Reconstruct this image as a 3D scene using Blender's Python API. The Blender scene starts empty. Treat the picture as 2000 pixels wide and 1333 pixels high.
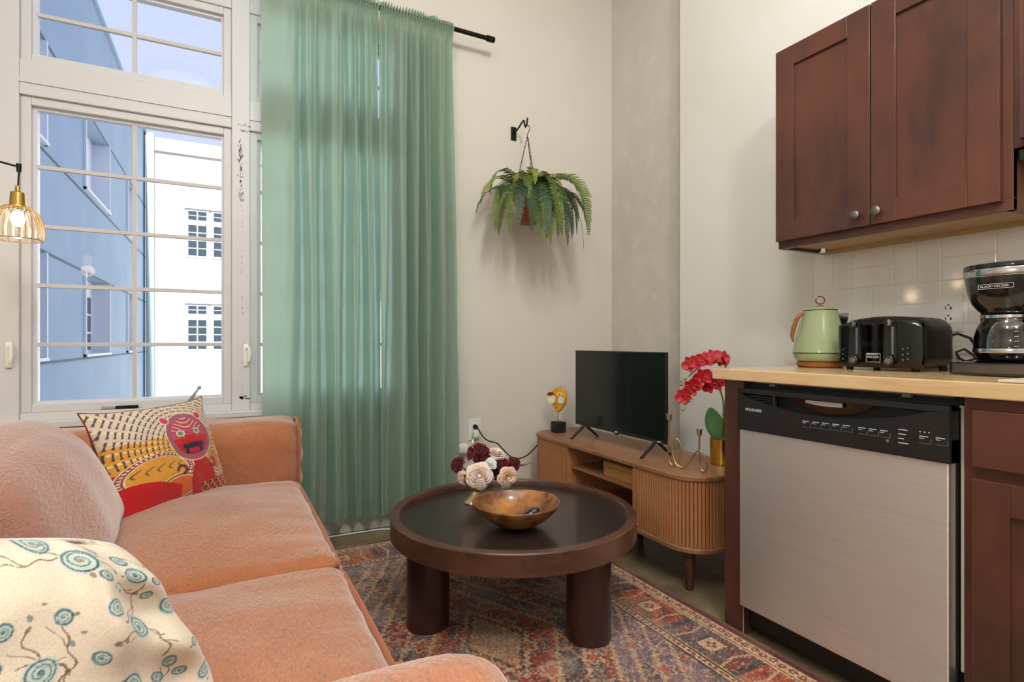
import bpy, bmesh, math, random
import numpy as np
from mathutils import Vector, Matrix, noise as mnoise

# ------------------------------------------------------------------ camera, world, sun, exposure
SC = bpy.context.scene
COL = SC.collection
H = 1.005                       # camera height
YAW = math.radians(27.5)
cam_d = bpy.data.cameras.new('camera')
cam_d.sensor_width = 36.0
cam_d.lens = 36.0 * 1070.0 / 2000.0
cam_d.shift_y = (670 - 666.5) / 2000.0
cam_d.clip_start = 0.02
cam_d.clip_end = 200
cam = bpy.data.objects.new('camera', cam_d)
COL.objects.link(cam)
cam.location = (0, 0, H)
cam.rotation_euler = (math.pi / 2, 0, -YAW)
SC.camera = cam

world = bpy.data.worlds.new('sky')
SC.world = world
world.use_nodes = True
bg = world.node_tree.nodes['Background']
bg.inputs['Color'].default_value = (0.66, 0.72, 0.97, 1)
bg.inputs['Strength'].default_value = 1.1

sun_d = bpy.data.lights.new('sun', 'SUN')
sun_d.energy = 15.0
sun_d.angle = math.radians(1.0)
sun_d.color = (1.0, 0.95, 0.86)
sun = bpy.data.objects.new('sun', sun_d)
COL.objects.link(sun)
# sun stands behind the viewer's building, to the left, high
sun.rotation_euler = Vector((0.015, 0.76, -0.62)).to_track_quat('-Z', 'Y').to_euler()

SC.view_settings.view_transform = 'Standard'
SC.view_settings.look = 'None'
SC.view_settings.exposure = 0.0
SC.view_settings.gamma = 1.0
SC.view_settings.use_curve_mapping = False

def portal(x0, x1, z0, z1, y):
    """sampling aid in a window opening: adds no light of its own"""
    d = bpy.data.lights.new('window_portal', 'AREA')
    d.shape = 'RECTANGLE'
    d.size = x1 - x0
    d.size_y = z1 - z0
    d.cycles.is_portal = True
    o = bpy.data.objects.new('window_portal', d)
    COL.objects.link(o)
    o.location = ((x0 + x1) / 2, y, (z0 + z1) / 2)
    o.rotation_euler = (-math.pi / 2, 0, 0)
    return o

# ------------------------------------------------------------------ helpers
def srgb(r, g, b):
    f = lambda c: (c / 12.92 if c <= 0.04045 else ((c + 0.055) / 1.055) ** 2.4)
    return (f(r / 255), f(g / 255), f(b / 255), 1.0)

def mat(name, col, rough=0.5, metal=0.0, spec=0.5, sheen=0.0, coat=0.0, emit=None, estr=0.0, sheen_tint=None, alpha=1.0, trans=0.0, ior=1.45):
    m = bpy.data.materials.new(name)
    m.use_nodes = True
    b = m.node_tree.nodes['Principled BSDF']
    b.inputs['Base Color'].default_value = col
    b.inputs['Roughness'].default_value = rough
    b.inputs['Metallic'].default_value = metal
    b.inputs['Specular IOR Level'].default_value = spec
    b.inputs['IOR'].default_value = ior
    b.inputs['Sheen Weight'].default_value = sheen
    if sheen:
        b.inputs['Sheen Roughness'].default_value = 0.45
        b.inputs['Sheen Tint'].default_value = sheen_tint or (1, 1, 1, 1)
    b.inputs['Coat Weight'].default_value = coat
    b.inputs['Coat Roughness'].default_value = 0.08
    b.inputs['Transmission Weight'].default_value = trans
    if emit:
        b.inputs['Emission Color'].default_value = emit
        b.inputs['Emission Strength'].default_value = estr
    return m

def N(m, t, **kw):
    n = m.node_tree.nodes.new(t)
    for k, v in kw.items():
        if k in n.inputs:
            n.inputs[k].default_value = v
        else:
            setattr(n, k, v)
    return n

def L(m, a, b):
    m.node_tree.links.new(a, b)

def coords(m, stretch=(1, 1, 1), kind='Object'):
    tc = N(m, 'ShaderNodeTexCoord')
    mp = N(m, 'ShaderNodeMapping')
    mp.inputs['Scale'].default_value = stretch
    L(m, tc.outputs[kind], mp.inputs['Vector'])
    return mp.outputs['Vector']

def bsdf(m):
    return m.node_tree.nodes['Principled BSDF']

def mottle(m, col2, scale=5, detail=4, lo=0.35, hi=0.65, stretch=(1, 1, 1), rough=0.6, distort=0.0, base=None):
    """mix the base colour (or what already feeds it) with col2 by noise"""
    b = bsdf(m)
    nz = N(m, 'ShaderNodeTexNoise')
    nz.inputs['Scale'].default_value = scale
    nz.inputs['Detail'].default_value = detail
    nz.inputs['Roughness'].default_value = rough
    nz.inputs['Distortion'].default_value = distort
    L(m, coords(m, stretch), nz.inputs['Vector'])
    rp = N(m, 'ShaderNodeMapRange')
    rp.inputs['From Min'].default_value = lo
    rp.inputs['From Max'].default_value = hi
    L(m, nz.outputs['Fac'], rp.inputs['Value'])
    mx = N(m, 'ShaderNodeMix', data_type='RGBA')
    inp = b.inputs['Base Color']
    if inp.is_linked:
        L(m, inp.links[0].from_socket, mx.inputs[6])
    else:
        mx.inputs[6].default_value = inp.default_value
    mx.inputs[7].default_value = col2
    L(m, rp.outputs['Result'], mx.inputs[0])
    L(m, mx.outputs[2], inp)
    return m

def bump(m, scale=50, strength=0.3, dist=0.002, stretch=(1, 1, 1), detail=3, tex='noise', direction='X'):
    b = bsdf(m)
    if tex == 'noise':
        nz = N(m, 'ShaderNodeTexNoise')
        nz.inputs['Scale'].default_value = scale
        nz.inputs['Detail'].default_value = detail
        out = nz.outputs['Fac']
    else:
        nz = N(m, 'ShaderNodeTexWave', wave_type='BANDS', bands_direction=direction)
        nz.inputs['Scale'].default_value = scale
        nz.inputs['Distortion'].default_value = 3.0
        nz.inputs['Detail'].default_value = 2.0
        nz.inputs['Detail Scale'].default_value = 2.0
        out = nz.outputs['Fac']
    L(m, coords(m, stretch), nz.inputs['Vector'])
    bp = N(m, 'ShaderNodeBump')
    bp.inputs['Strength'].default_value = strength
    bp.inputs['Distance'].default_value = dist
    L(m, out, bp.inputs['Height'])
    nin = b.inputs['Normal']
    if nin.is_linked:
        L(m, nin.links[0].from_socket, bp.inputs['Normal'])
    L(m, bp.outputs['Normal'], nin)
    return m

def vcol(m, attr='Col'):
    a = N(m, 'ShaderNodeAttribute', attribute_name=attr)
    L(m, a.outputs['Color'], bsdf(m).inputs['Base Color'])
    return m

def wloc(o):
    v = Vector((0, 0, 0))
    while o is not None:
        v += Vector(o.location)
        o = o.parent
    return v

def tag(o, label=None, cat=None, group=None, kind=None):
    if label: o['label'] = label
    if cat: o['category'] = cat
    if group: o['group'] = group
    if kind: o['kind'] = kind
    return o

def thing(name, label, cat, loc=(0, 0, 0), group=None, kind=None):
    o = bpy.data.objects.new(name, None)
    o.empty_display_size = 0.05
    COL.objects.link(o)
    o.location = loc
    return tag(o, label, cat, group, kind)

class MB:
    """collects polygons; build() links them as one mesh object"""
    def __init__(self):
        self.v = []; self.f = []; self.smooth = []
    def add(self, vs, fs, smooth=False):
        o = len(self.v)
        self.v += [tuple(map(float, p)) for p in vs]
        self.f += [tuple(i + o for i in f) for f in fs]
        self.smooth += [smooth] * len(fs)
        return self
    def box(self, x0, x1, y0, y1, z0, z1):
        if x0 > x1: x0, x1 = x1, x0
        if y0 > y1: y0, y1 = y1, y0
        if z0 > z1: z0, z1 = z1, z0
        vs = [(x0, y0, z0), (x1, y0, z0), (x1, y1, z0), (x0, y1, z0), (x0, y0, z1), (x1, y0, z1), (x1, y1, z1), (x0, y1, z1)]
        fs = [(0, 3, 2, 1), (4, 5, 6, 7), (0, 1, 5, 4), (1, 2, 6, 5), (2, 3, 7, 6), (3, 0, 4, 7)]
        return self.add(vs, fs)
    def prism(self, pts, a0, a1, axis='x', smooth=False):
        """pts: polygon in the two other axes (x: (y,z), y: (x,z), z: (x,y))"""
        def mk(p, a):
            return {'x': (a, p[0], p[1]), 'y': (p[0], a, p[1]), 'z': (p[0], p[1], a)}[axis]
        n = len(pts)
        vs = [mk(p, a0) for p in pts] + [mk(p, a1) for p in pts]
        o = len(self.v)
        self.v += vs
        self.f.append(tuple(o + i for i in range(n))[::-1]); self.smooth.append(False)
        self.f.append(tuple(o + n + i for i in range(n))); self.smooth.append(False)
        for i in range(n):
            j = (i + 1) % n
            self.f.append((o + i, o + j, o + n + j, o + n + i)); self.smooth.append(smooth)
        return self
    def lathe(self, prof, n=32, c=(0, 0, 0), closed=False, smooth=True, sx=1.0, sy=1.0, mod=None):
        rings = []
        vs = []; fs = []
        for (r, z) in prof:
            ring = []
            for k in range(n):
                a = 2 * math.pi * k / n
                rr = r if mod is None else r * mod(a, z)
                ring.append(len(vs))
                vs.append((c[0] + rr * math.cos(a) * sx, c[1] + rr * math.sin(a) * sy, c[2] + z))
            rings.append(ring)
        m = len(rings)
        for i in range(m if closed else m - 1):
            a, b = rings[i], rings[(i + 1) % m]
            for k in range(n):
                fs.append((a[k], a[(k + 1) % n], b[(k + 1) % n], b[k]))
        sm = [smooth] * len(fs)
        if not closed:
            if prof[0][0] > 1e-6: fs.append(tuple(rings[0])[::-1]); sm.append(False)
            if prof[-1][0] > 1e-6: fs.append(tuple(rings[-1])); sm.append(False)
        o = len(self.v)
        self.v += vs; self.f += [tuple(i + o for i in f) for f in fs]; self.smooth += sm
        return self
    def tube(self, path, r, n=8, closed=False, cap=True):
        P = [Vector(p) for p in path]
        m = len(P)
        rs = r if isinstance(r, (list, tuple)) else [r] * m
        T = []
        for i in range(m):
            a = P[(i - 1) % m] if (closed or i > 0) else P[i]
            b = P[(i + 1) % m] if (closed or i < m - 1) else P[i]
            t = (b - a)
            T.append(t.normalized() if t.length > 1e-9 else Vector((0, 0, 1)))
        up = Vector((0, 0, 1)) if abs(T[0].z) < 0.9 else Vector((1, 0, 0))
        u = T[0].cross(up).normalized()
        vs = []; fs = []
        for i in range(m):
            u = (u - T[i] * u.dot(T[i]))
            u = u.normalized() if u.length > 1e-9 else T[i].orthogonal().normalized()
            w = T[i].cross(u)
            for k in range(n):
                a = 2 * math.pi * k / n
                vs.append(P[i] + (u * math.cos(a) + w * math.sin(a)) * rs[i])
        for i in range(m if closed else m - 1):
            j = (i + 1) % m
            for k in range(n):
                fs.append((i * n + k, i * n + (k + 1) % n, j * n + (k + 1) % n, j * n + k))
        o = len(self.v)
        sm = [True] * len(fs)
        if cap and not closed:
            fs.append(tuple(range(n))[::-1]); fs.append(tuple(range((m - 1) * n, m * n))); sm += [False, False]
        self.v += [tuple(p) for p in vs]; self.f += [tuple(i + o for i in f) for f in fs]; self.smooth += sm
        return self
    def cyl(self, p0, p1, r0, r1=None, n=20):
        return self.tube([p0, p1], [r0, r0 if r1 is None else r1], n)
    def ball(self, c, r, n=16, m=10, s=(1, 1, 1)):
        prof = [(r * math.sin(math.pi * i / m), -r * math.cos(math.pi * i / m) * s[2]) for i in range(m + 1)]
        prof[0] = (1e-7, prof[0][1]); prof[-1] = (1e-7, prof[-1][1])
        return self.lathe(prof, n, c, sx=s[0], sy=s[1])
    def grid(self, X, Y, Z, smooth=True, wrap=False):
        a, b = X.shape
        vs = np.stack([X, Y, Z], -1).reshape(-1, 3)
        i, j = np.meshgrid(np.arange(a - 1), np.arange(b - 1), indexing='ij')
        q = np.stack([i * b + j, (i + 1) * b + j, (i + 1) * b + j + 1, i * b + j + 1], -1).reshape(-1, 4)
        return self.add(vs.tolist(), q.tolist(), smooth)
    def build(self, name, m, parent=None, world=True, bevel=0.0, seg=2, weld=False, colors=None, subsurf=0, fix=True, sharp=40):
        me = bpy.data.meshes.new(name)
        v = self.v
        if parent is not None and world:
            w = wloc(parent)
            v = [(p[0] - w.x, p[1] - w.y, p[2] - w.z) for p in v]
        me.from_pydata(v, [], self.f)
        me.polygons.foreach_set('use_smooth', self.smooth)
        if weld or fix:
            bm = bmesh.new(); bm.from_mesh(me)
            if weld: bmesh.ops.remove_doubles(bm, verts=bm.verts, dist=1e-5)
            if fix and colors is None: bmesh.ops.recalc_face_normals(bm, faces=bm.faces)
            bm.to_mesh(me); bm.free()
        me.materials.append(m)
        if colors is not None:
            a = me.color_attributes.new('Col', 'FLOAT_COLOR', 'POINT')
            c4 = np.ones((len(colors), 4), np.float32); c4[:, :3] = colors
            a.data.foreach_set('color', c4.ravel())
        if any(self.smooth): me.set_sharp_from_angle(angle=math.radians(sharp))
        me.update()
        o = bpy.data.objects.new(name, me)
        COL.objects.link(o)
        if parent is not None: o.parent = parent
        if bevel:
            b = o.modifiers.new('bevel', 'BEVEL'); b.width = bevel; b.segments = seg; b.limit_method = 'ANGLE'; b.angle_limit = math.radians(40)
            b.harden_normals = False
        if subsurf:
            s = o.modifiers.new('sub', 'SUBSURF'); s.levels = subsurf; s.render_levels = subsurf
        return o

def link_copy(o, parent, loc=None, rot=None, name=None):
    c = o.copy()
    COL.objects.link(c)
    c.parent = parent
    if loc is not None: c.location = loc
    if rot is not None: c.rotation_euler = rot
    return c

def copy_tree(o, parent=None):
    c = o.copy(); COL.objects.link(c); c.parent = parent
    for ch in list(o.children):
        copy_tree(ch, c)
    return c

def basis(o, loc, ex, ey, ez):
    M = Matrix((ex, ey, ez)).transposed().to_4x4()
    M.translation = loc
    o.matrix_world = M
    return o

def text(s, name, size, loc, parent, m, ex=(0, -1, 0), ey=(0, 0, 1), align='LEFT', ext=0.0003, xs=1.0):
    cu = bpy.data.curves.new(name, 'FONT')
    cu.body = s; cu.size = size; cu.align_x = align; cu.align_y = 'CENTER'; cu.extrude = ext
    o = bpy.data.objects.new(name, cu)
    COL.objects.link(o)
    cu.materials.append(m)
    ex = Vector(ex); ey = Vector(ey)
    M = Matrix((ex * xs, ey, ex.cross(ey))).transposed().to_4x4()
    w = wloc(parent)
    M.translation = Vector(loc) - w
    me = bpy.data.meshes.new_from_object(o)
    bpy.data.objects.remove(o); bpy.data.curves.remove(cu)
    o = bpy.data.objects.new(name, me)
    COL.objects.link(o)
    o.parent = parent
    o.matrix_local = M
    return o

def rbox_arr(dx, dy, dz, r, cuts=16, fn=None):
    """rounded box centred at 0; returns verts (numpy), faces"""
    bm = bmesh.new()
    bmesh.ops.create_cube(bm, size=2.0)
    bmesh.ops.subdivide_edges(bm, edges=bm.edges[:], cuts=cuts, use_grid_fill=True)
    P = np.array([v.co[:] for v in bm.verts])
    F = [[v.index for v in f.verts] for f in bm.faces]
    bm.verts.index_update()
    bm.free()
    T = np.sin(P * math.pi / 2 * 0.86) / math.sin(math.pi / 2 * 0.86)
    h = np.array([dx, dy, dz]) / 2
    inner = h - np.minimum(r, h * 0.999)
    p = T * h
    q = np.clip(p, -inner, inner)
    d = p - q
    n = d / np.maximum(np.linalg.norm(d, axis=1, keepdims=True), 1e-9)
    rr = np.minimum(r, h * 0.999)
    out = q + n * rr
    if fn is not None:
        out = fn(out, T, n)
    return out, F

def wrinkle(P, scale, amp, off=0.0, stretch=(1, 1, 1)):
    s = np.array([mnoise.noise(Vector((p[0] * scale * stretch[0] + off, p[1] * scale * stretch[1], p[2] * scale * stretch[2]))) for p in P])
    return s * amp

def rbox(mb, c, dims, r, cuts=16, fn=None):
    v, F = rbox_arr(*dims, r, cuts, fn)
    v = v + np.array(c)
    return mb.add(v.tolist(), F, True)

# ------------------------------------------------------------------ materials
M = {}
M['wall'] = bump(mottle(mat('wall_paint', srgb(224, 222, 215), 0.85), srgb(218, 215, 206), 1.2, 3), 90, 0.08, 0.001)
M['wall_w'] = bump(mottle(mat('wall_paint_window', srgb(222, 216, 206), 0.85), srgb(216, 209, 198), 1.0, 3), 90, 0.08, 0.001)
M['concrete'] = bump(mottle(mottle(mat('concrete', srgb(208, 202, 192), 0.9), srgb(198, 192, 181), 1.6, 4, 0.3, 0.7, (1, 1, .5)), srgb(213, 208, 199), 9, 5, .5, .8), 60, 0.15, 0.002)
M['floor'] = bump(mottle(mottle(mat('polished_concrete', srgb(128, 112, 84), 0.32), srgb(92, 80, 58), 2.5, 6, .3, .7), srgb(150, 134, 102), 9, 5, .5, .8), 40, 0.05, 0.001)
M['ceiling'] = mat('ceiling_paint', srgb(225, 222, 215), 0.9)
M['frame'] = mat('white_frame', srgb(206, 205, 205), 0.4)
M['muntin'] = mat('muntin_white', srgb(196, 193, 190), 0.45)
M['glazing'] = mat('sash_bead', srgb(212, 212, 220), 0.35)
M['peel'] = mat('peeled_paint', srgb(105, 105, 108), 0.9)
M['black_plastic'] = bump(mat('black_plastic', srgb(30, 29, 29), 0.42), 300, 0.04, 0.0005)
M['black_matte'] = mat('black_matte', srgb(22, 21, 20), 0.6)
M['black_metal'] = mat('black_metal', srgb(28, 26, 25), 0.4, 0.6)
M['gloss_black'] = mat('gloss_black', srgb(12, 12, 12), 0.12, coat=0.6)
M['white_plastic'] = mat('white_plastic', srgb(232, 230, 224), 0.4)
M['grey_plastic'] = mat('grey_plastic', srgb(150, 152, 158), 0.45)
M['gold'] = mat('gold', srgb(226, 192, 98), 0.16, 1.0)
M['gold_satin'] = mat('gold_satin', srgb(205, 178, 120), 0.36, 1.0)
M['brass'] = mat('brass', srgb(176, 140, 74), 0.3, 1.0)
M['chrome'] = mat('chrome', srgb(200, 200, 200), 0.14, 1.0)
M['print'] = mat('white_print', srgb(205, 205, 205), 0.5)
M['print_dim'] = mat('grey_print', srgb(120, 118, 116), 0.5)

m = mat('brushed_steel', srgb(244, 242, 240), 0.50, 1.0)
bsdf(m).inputs['Anisotropic'].default_value = 0.6
_tg = N(m, 'ShaderNodeTangent', direction_type='UV_MAP'); _tg.uv_map = 'UVMap'
L(m, _tg.outputs[0], bsdf(m).inputs['Tangent'])
bsdf(m).inputs['Anisotropic Rotation'].default_value = 0.0
mottle(m, srgb(236, 234, 232), 6, 5, .4, .7, (1, .3, 60))
M['steel'] = m

def wood(name, c1, c2, rough, stretch, scale=4, coat=0.0, bs=0.08, c3=None):
    m = mat(name, c1, rough, coat=coat)
    mottle(m, c2, scale, 6, .32, .68, stretch, 0.65, 0.6)
    if c3: mottle(m, c3, scale * .35, 4, .45, .75, (1, 1, 1))
    bump(m, scale * 2.2, bs, 0.001, stretch, 4)
    return m
M['cherry'] = wood('cherry_stain', srgb(92, 55, 42), srgb(64, 41, 36), 0.34, (4, 3, 1.0), 2.8, 0.10, 0.03, srgb(114, 66, 44))
M['cherry_h'] = M['cherry']
M['plywood'] = wood('raw_birch', srgb(205, 178, 138), srgb(186, 152, 108), 0.6, (6, 1, 6), 3)
M['butcher'] = wood('maple_block', srgb(222, 190, 142), srgb(204, 166, 114), 0.22, (14, 1.2, 14), 6, 0.35, 0.02, srgb(228, 202, 158))
M['walnut'] = wood('walnut', srgb(158, 112, 78), srgb(128, 86, 58), 0.42, (12, 1, 12), 9, 0.05)
M['walnut_v'] = wood('walnut_slat', srgb(178, 122, 80), srgb(146, 96, 60), 0.45, (10, 10, 1), 8, 0.0)
M['walnut_leg'] = wood('walnut_leg', srgb(92, 56, 38), srgb(70, 42, 30), 0.4, (10, 10, 1), 3)
M['espresso'] = wood('espresso_rim', srgb(86, 54, 40), srgb(62, 38, 30), 0.3, (3, 3, 8), 8, 0.12, 0.03, srgb(104, 70, 52))
M['espresso_top'] = wood('espresso_top', srgb(48, 36, 32), srgb(38, 29, 27), 0.33, (10, 2, 10), 3, 0.2, 0.03)
M['espresso_leg'] = wood('espresso_leg', srgb(62, 36, 30), srgb(46, 27, 25), 0.3, (6, 6, 1), 3, 0.2, 0.03)
M['bowl'] = wood('burl_bowl', srgb(132, 84, 46), srgb(76, 44, 26), 0.3, (1, 1, 2), 26, 0.35, 0.03, srgb(186, 128, 62))
M['tan_box'] = bump(mat('tan_felt', srgb(176, 124, 70), 0.8), 200, .2, .001)

def fabric(name, c1, c2, sheen=0.6):
    m = mat(name, c1, 0.85, spec=0.2, sheen=sheen, sheen_tint=(1.0, 0.93, 0.90, 1))
    mottle(m, c2, 3.0, 4, .35, .7)
    # fine crinkled ribs of the velvet
    mottle(m, tuple(x * 0.62 for x in c1[:3]) + (1,), 230, 2, .42, .70, (1.0, 0.24, 1.0), .5, 1.4)
    bump(m, 230, 0.8, 0.004, (1.0, 0.24, 1.0), 2)
    return m
M['sofa'] = fabric('rust_velvet', srgb(182, 118, 80), srgb(158, 92, 52), 1.0)
M['sofa_back'] = fabric('rust_velvet_pale', srgb(180, 134, 116), srgb(164, 114, 94), .9)
M['piping'] = mat('rust_piping', srgb(156, 88, 50), .8, sheen=.3)

# ------------------------------------------------------------------ the room
YW = 2.98      # window wall
XK = 2.185     # kitchen wall
XC = 2.313     # bare concrete wall in the corner
ZC = 3.40      # ceiling
XL, YB = -2.75, -3.2

def struct(name, mb, m, **kw):
    return tag(mb.build(name, m, **kw), kind='structure')

struct('floor', MB().box(XL - .1, XC + .2, YB - .1, YW + .25, -0.1, 0), M['floor'])
struct('ceiling', MB().box(XL - .1, XC + .2, YB - .1, YW + .25, ZC, ZC + .1), M['ceiling'])
struct('wall_left', MB().box(XL - .1, XL, YB, YW, 0, ZC), M['wall'])
struct('wall_rear', MB().box(XL - .1, XC + .2, YB - .1, YB, 0, ZC), M['wall'])
wall_right = struct('wall_right', MB().box(XK, XC + .2, YB, 2.22, 0, ZC), M['wall'])
wall_corner = struct('wall_corner', MB().box(XC, XC + .2, 2.22, YW + .22, 0, ZC), M['concrete'])
mb = MB()
for (yy, zz) in ((2.34, 1.44), (2.315, 1.04), (2.30, 1.92)):
    mb.tube([(XC - .002, yy + .007 * math.cos(a), zz + .007 * math.sin(a)) for a in np.linspace(0, 2 * math.pi, 12, endpoint=False)], .0018, 6, closed=True)
    mb.ball((XC - .0005, yy, zz), .003, 8, 6)
mb.build('anchor_bolt', M['peel'], wall_corner)
# window wall with one wide opening
OX0, OX1, OZ0, OZ1 = -2.60, 0.94, 0.675, 2.70
mb = MB()
mb.box(XL - .1, XC, YW, YW + .22, 0, OZ0)
mb.box(XL - .1, XC, YW, YW + .22, OZ1, ZC)
mb.box(OX1, XC, YW, YW + .22, OZ0, OZ1)
mb.box(XL - .1, OX0, YW, YW + .22, OZ0, OZ1)
struct('wall_window', mb, M['wall_w'])
struct('trim_1', MB().box(OX0 - .03, OX1 + .02, 2.925, YW + .05, 0.648, 0.677), M['frame'], bevel=.004)

# ------------------------------------------------------------------ windows
gm = bpy.data.materials.new('window_glass')
gm.use_nodes = True
nt = gm.node_tree
nt.nodes.clear()
_o = nt.nodes.new('ShaderNodeOutputMaterial'); _mx = nt.nodes.new('ShaderNodeMixShader')
_t = nt.nodes.new('ShaderNodeBsdfTransparent'); _g = nt.nodes.new('ShaderNodeBsdfGlossy')
_t.inputs[0].default_value = (0.95, 0.97, 0.98, 1); _g.inputs['Roughness'].default_value = 0.01
_f = nt.nodes.new('ShaderNodeFresnel'); _f.inputs[0].default_value = 1.2
nt.links.new(_f.outputs[0], _mx.inputs[0]); nt.links.new(_t.outputs[0], _mx.inputs[1]); nt.links.new(_g.outputs[0], _mx.inputs[2])
nt.links.new(_mx.outputs[0], _o.inputs[0])
M['glass'] = gm

GZ0, GZ1, TZ0, TZ1 = 0.744, 2.010, 2.226, 2.590
cols = [(-0.732, -0.014), (0.135, 0.853), (-1.60, -0.881), (-2.467, -1.749)]  # last two columns: unseen windows added at the left for more daylight
GY = YW + 0.035
# fixed frame: posts and rails of the whole unit
fr = thing('window_frame', None, None, (0, 0, 0), kind='structure')
posts = [(OX0, -2.467 - .035), (-1.749 + .035, -1.60 - .035), (-0.881 + .035, -0.732 - .035), (-0.014 + .035, 0.135 - .035), (0.853 + .035, OX1)]
for (a, b) in posts:
    MB().box(a, b, YW - .012, YW + .10, OZ0, OZ1).build('post', M['frame'], fr, bevel=.003)
for k, (a, b) in enumerate(cols):
    MB().box(a - .035, b + .035, YW - .004, YW + .10, OZ0, GZ0 - .035).build('bottom_rail', M['frame'], fr, bevel=.003)
    MB().box(a - .035, b + .035, YW - .010, YW + .10, GZ1 + .035, TZ0 - .035).build('transom_rail', M['frame'], fr, bevel=.003)
    MB().box(a - .035, b + .035, YW - .016, YW - .0101, GZ1 + .085, GZ1 + .098).build('rail_bead', M['frame'], fr)
    MB().box(a - .035, b + .035, YW - .004, YW + .10, TZ1 + .035, OZ1).build('top_rail', M['frame'], fr, bevel=.003)

def sash(root, x0, x1, z0, z1, nx, nz, w):
    """sash frame (four bars), muntins and panes"""
    for (a, b, c, d) in ((x0 - w, x0, z0 - w, z1 + w), (x1, x1 + w, z0 - w, z1 + w)):
        MB().box(a, b, YW + .006, YW + .06, c, d).build('stile', M['frame'], root, bevel=.003)
    for (c, d) in ((z0 - w, z0), (z1, z1 + w)):
        MB().box(x0, x1, YW + .006, YW + .06, c, d).build('rail', M['frame'], root, bevel=.003)
    for (a, b, c, d) in ((x0, x0 + .016, z0, z1), (x1 - .010, x1, z0, z1), (x0 + .016, x1 - .01, z0, z0 + .010), (x0 + .016, x1 - .01, z1 - .012, z1)):
        MB().box(a, b, YW + .028, YW + .062, c, d).build('glazing_bead', M['glazing'], root)
    m_ = .0085
    for i in range(1, nx):
        x = x0 + (x1 - x0) * i / nx
        MB().box(x - m_, x + m_, GY - .007, GY + .010, z0 + .008, z1 - .008).build('muntin', M['muntin'], root, bevel=.002)
    for j in range(1, nz):
        z = z0 + (z1 - z0) * j / nz
        MB().box(x0 + .01, x1 - .008, GY - .0075, GY + .0105, z - m_, z + m_).build('muntin', M['muntin'], root, bevel=.002)
    pane = None
    dx, dz = (x1 - x0) / nx, (z1 - z0) / nz
    for i in range(nx):
        for j in range(nz):
            loc = (x0 + dx * (i + .5), GY + .001, z0 + dz * (j + .5))
            if pane is None:
                pane = MB().box(-dx / 2, dx / 2, -.002, .002, -dz / 2, dz / 2).build('pane', M['glass'], root, world=False)
                pane.location = Vector(loc) - wloc(root)
            else:
                link_copy(pane, root, Vector(loc) - wloc(root))

n = 1
for k, (a, b) in enumerate(cols):
    r = thing('window_%d' % n, None, None, (a, YW, GZ0), kind='structure'); n += 1
    sash(r, a, b, GZ0, GZ1, 2, 5, .0352)
    if k == 0:
        # spring latch plate and crank on the bottom rail
        MB().box(-.49, -.36, YW - .004, YW + .006, .712, .722).build('latch_bar', M['grey_plastic'], r, bevel=.001)
        MB().box(-.44, -.355, YW - .008, YW + .004, .711, .724).build('latch_plate', M['black_metal'], r, bevel=.002)
        mb = MB(); mb.box(-.185, -.125, YW - .03, YW + .005, .69, .712)
        cr = mb.build('crank_base', M['white_plastic'], r, bevel=.004)
        mb = MB(); mb.tube([(-.155, YW - .03, .708), (-.15, YW - .05, .74), (-.128, YW - .052, .775), (-.115, YW - .05, .795)], [.011, .009, .006, .005], 8)
        ck = mb.build('crank_arm', M['grey_plastic'], cr)
        MB().ball((-.113, YW - .05, .797), .009, 10, 8).build('crank_knob', M['grey_plastic'], cr)
    r2 = thing('window_%d' % n, None, None, (a, YW, TZ0), kind='structure'); n += 1
    sash(r2, a, b, TZ0, TZ1, 2, 2, .0352)
# sash locks on the posts
def sash_lock(x, z, label_side):
    t = thing('window_lock', 'white lever lock on the window post %s' % label_side, 'window lock', (x, YW - .012, z), 'lever locks on the window posts')
    mb = MB(); rbox(mb, (x, YW - .018, z), (.026, .014, .11), .007, 6)
    mb.build('lock_plate', M['white_plastic'], t)
    mb = MB(); mb.tube([(x + .004, YW - .024, z + .03), (x + .012, YW - .04, z + .035), (x + .014, YW - .045, z), (x + .010, YW - .042, z - .03)], [.007, .008, .008, .006], 8)
    mb.build('lever', M['white_plastic'], t)
sash_lock(-.797, .955, 'left of the lamp-side window')
sash_lock(.083, .945, 'beside the green curtain')
# peeled paint on the right post
random.seed(4)
mb = MB()
def flake(x, z, w, h):
    k = 7
    pts = [(x + w * math.cos(2 * math.pi * i / k) * random.uniform(.5, 1.1), z + h * math.sin(2 * math.pi * i / k) * random.uniform(.5, 1.1)) for i in range(k)]
    mb.prism(pts, YW - .0126, YW - .0119, 'y')
for i in range(90):
    t = random.random()
    z = 1.995 - .30 * t
    flake(.058 + random.gauss(0, .0055) + .004 * t, z, .0022 * random.uniform(.5, 1.3), .007 * random.uniform(.4, 1.4))
for i in range(26):
    flake(.05 + random.random() * .05, 2.035 + random.choice((0, .028)) + random.gauss(0, .003) , .006 * random.random() + .002, .0016)
for i in range(40):
    flake(.066 + random.gauss(0, .003), .75 + random.random() * .95, .0013, .006 * random.random() + .002)
for i in range(10):
    flake(.066 + random.gauss(0, .010), .735 + random.gauss(0, .004), .008, .006)
mb.build('peeled_paint', M['peel'], fr)
for (a, b) in cols:
    portal(a, b, GZ0, GZ1, YW + .10)
    portal(a, b, TZ0, TZ1, YW + .10)

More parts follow.
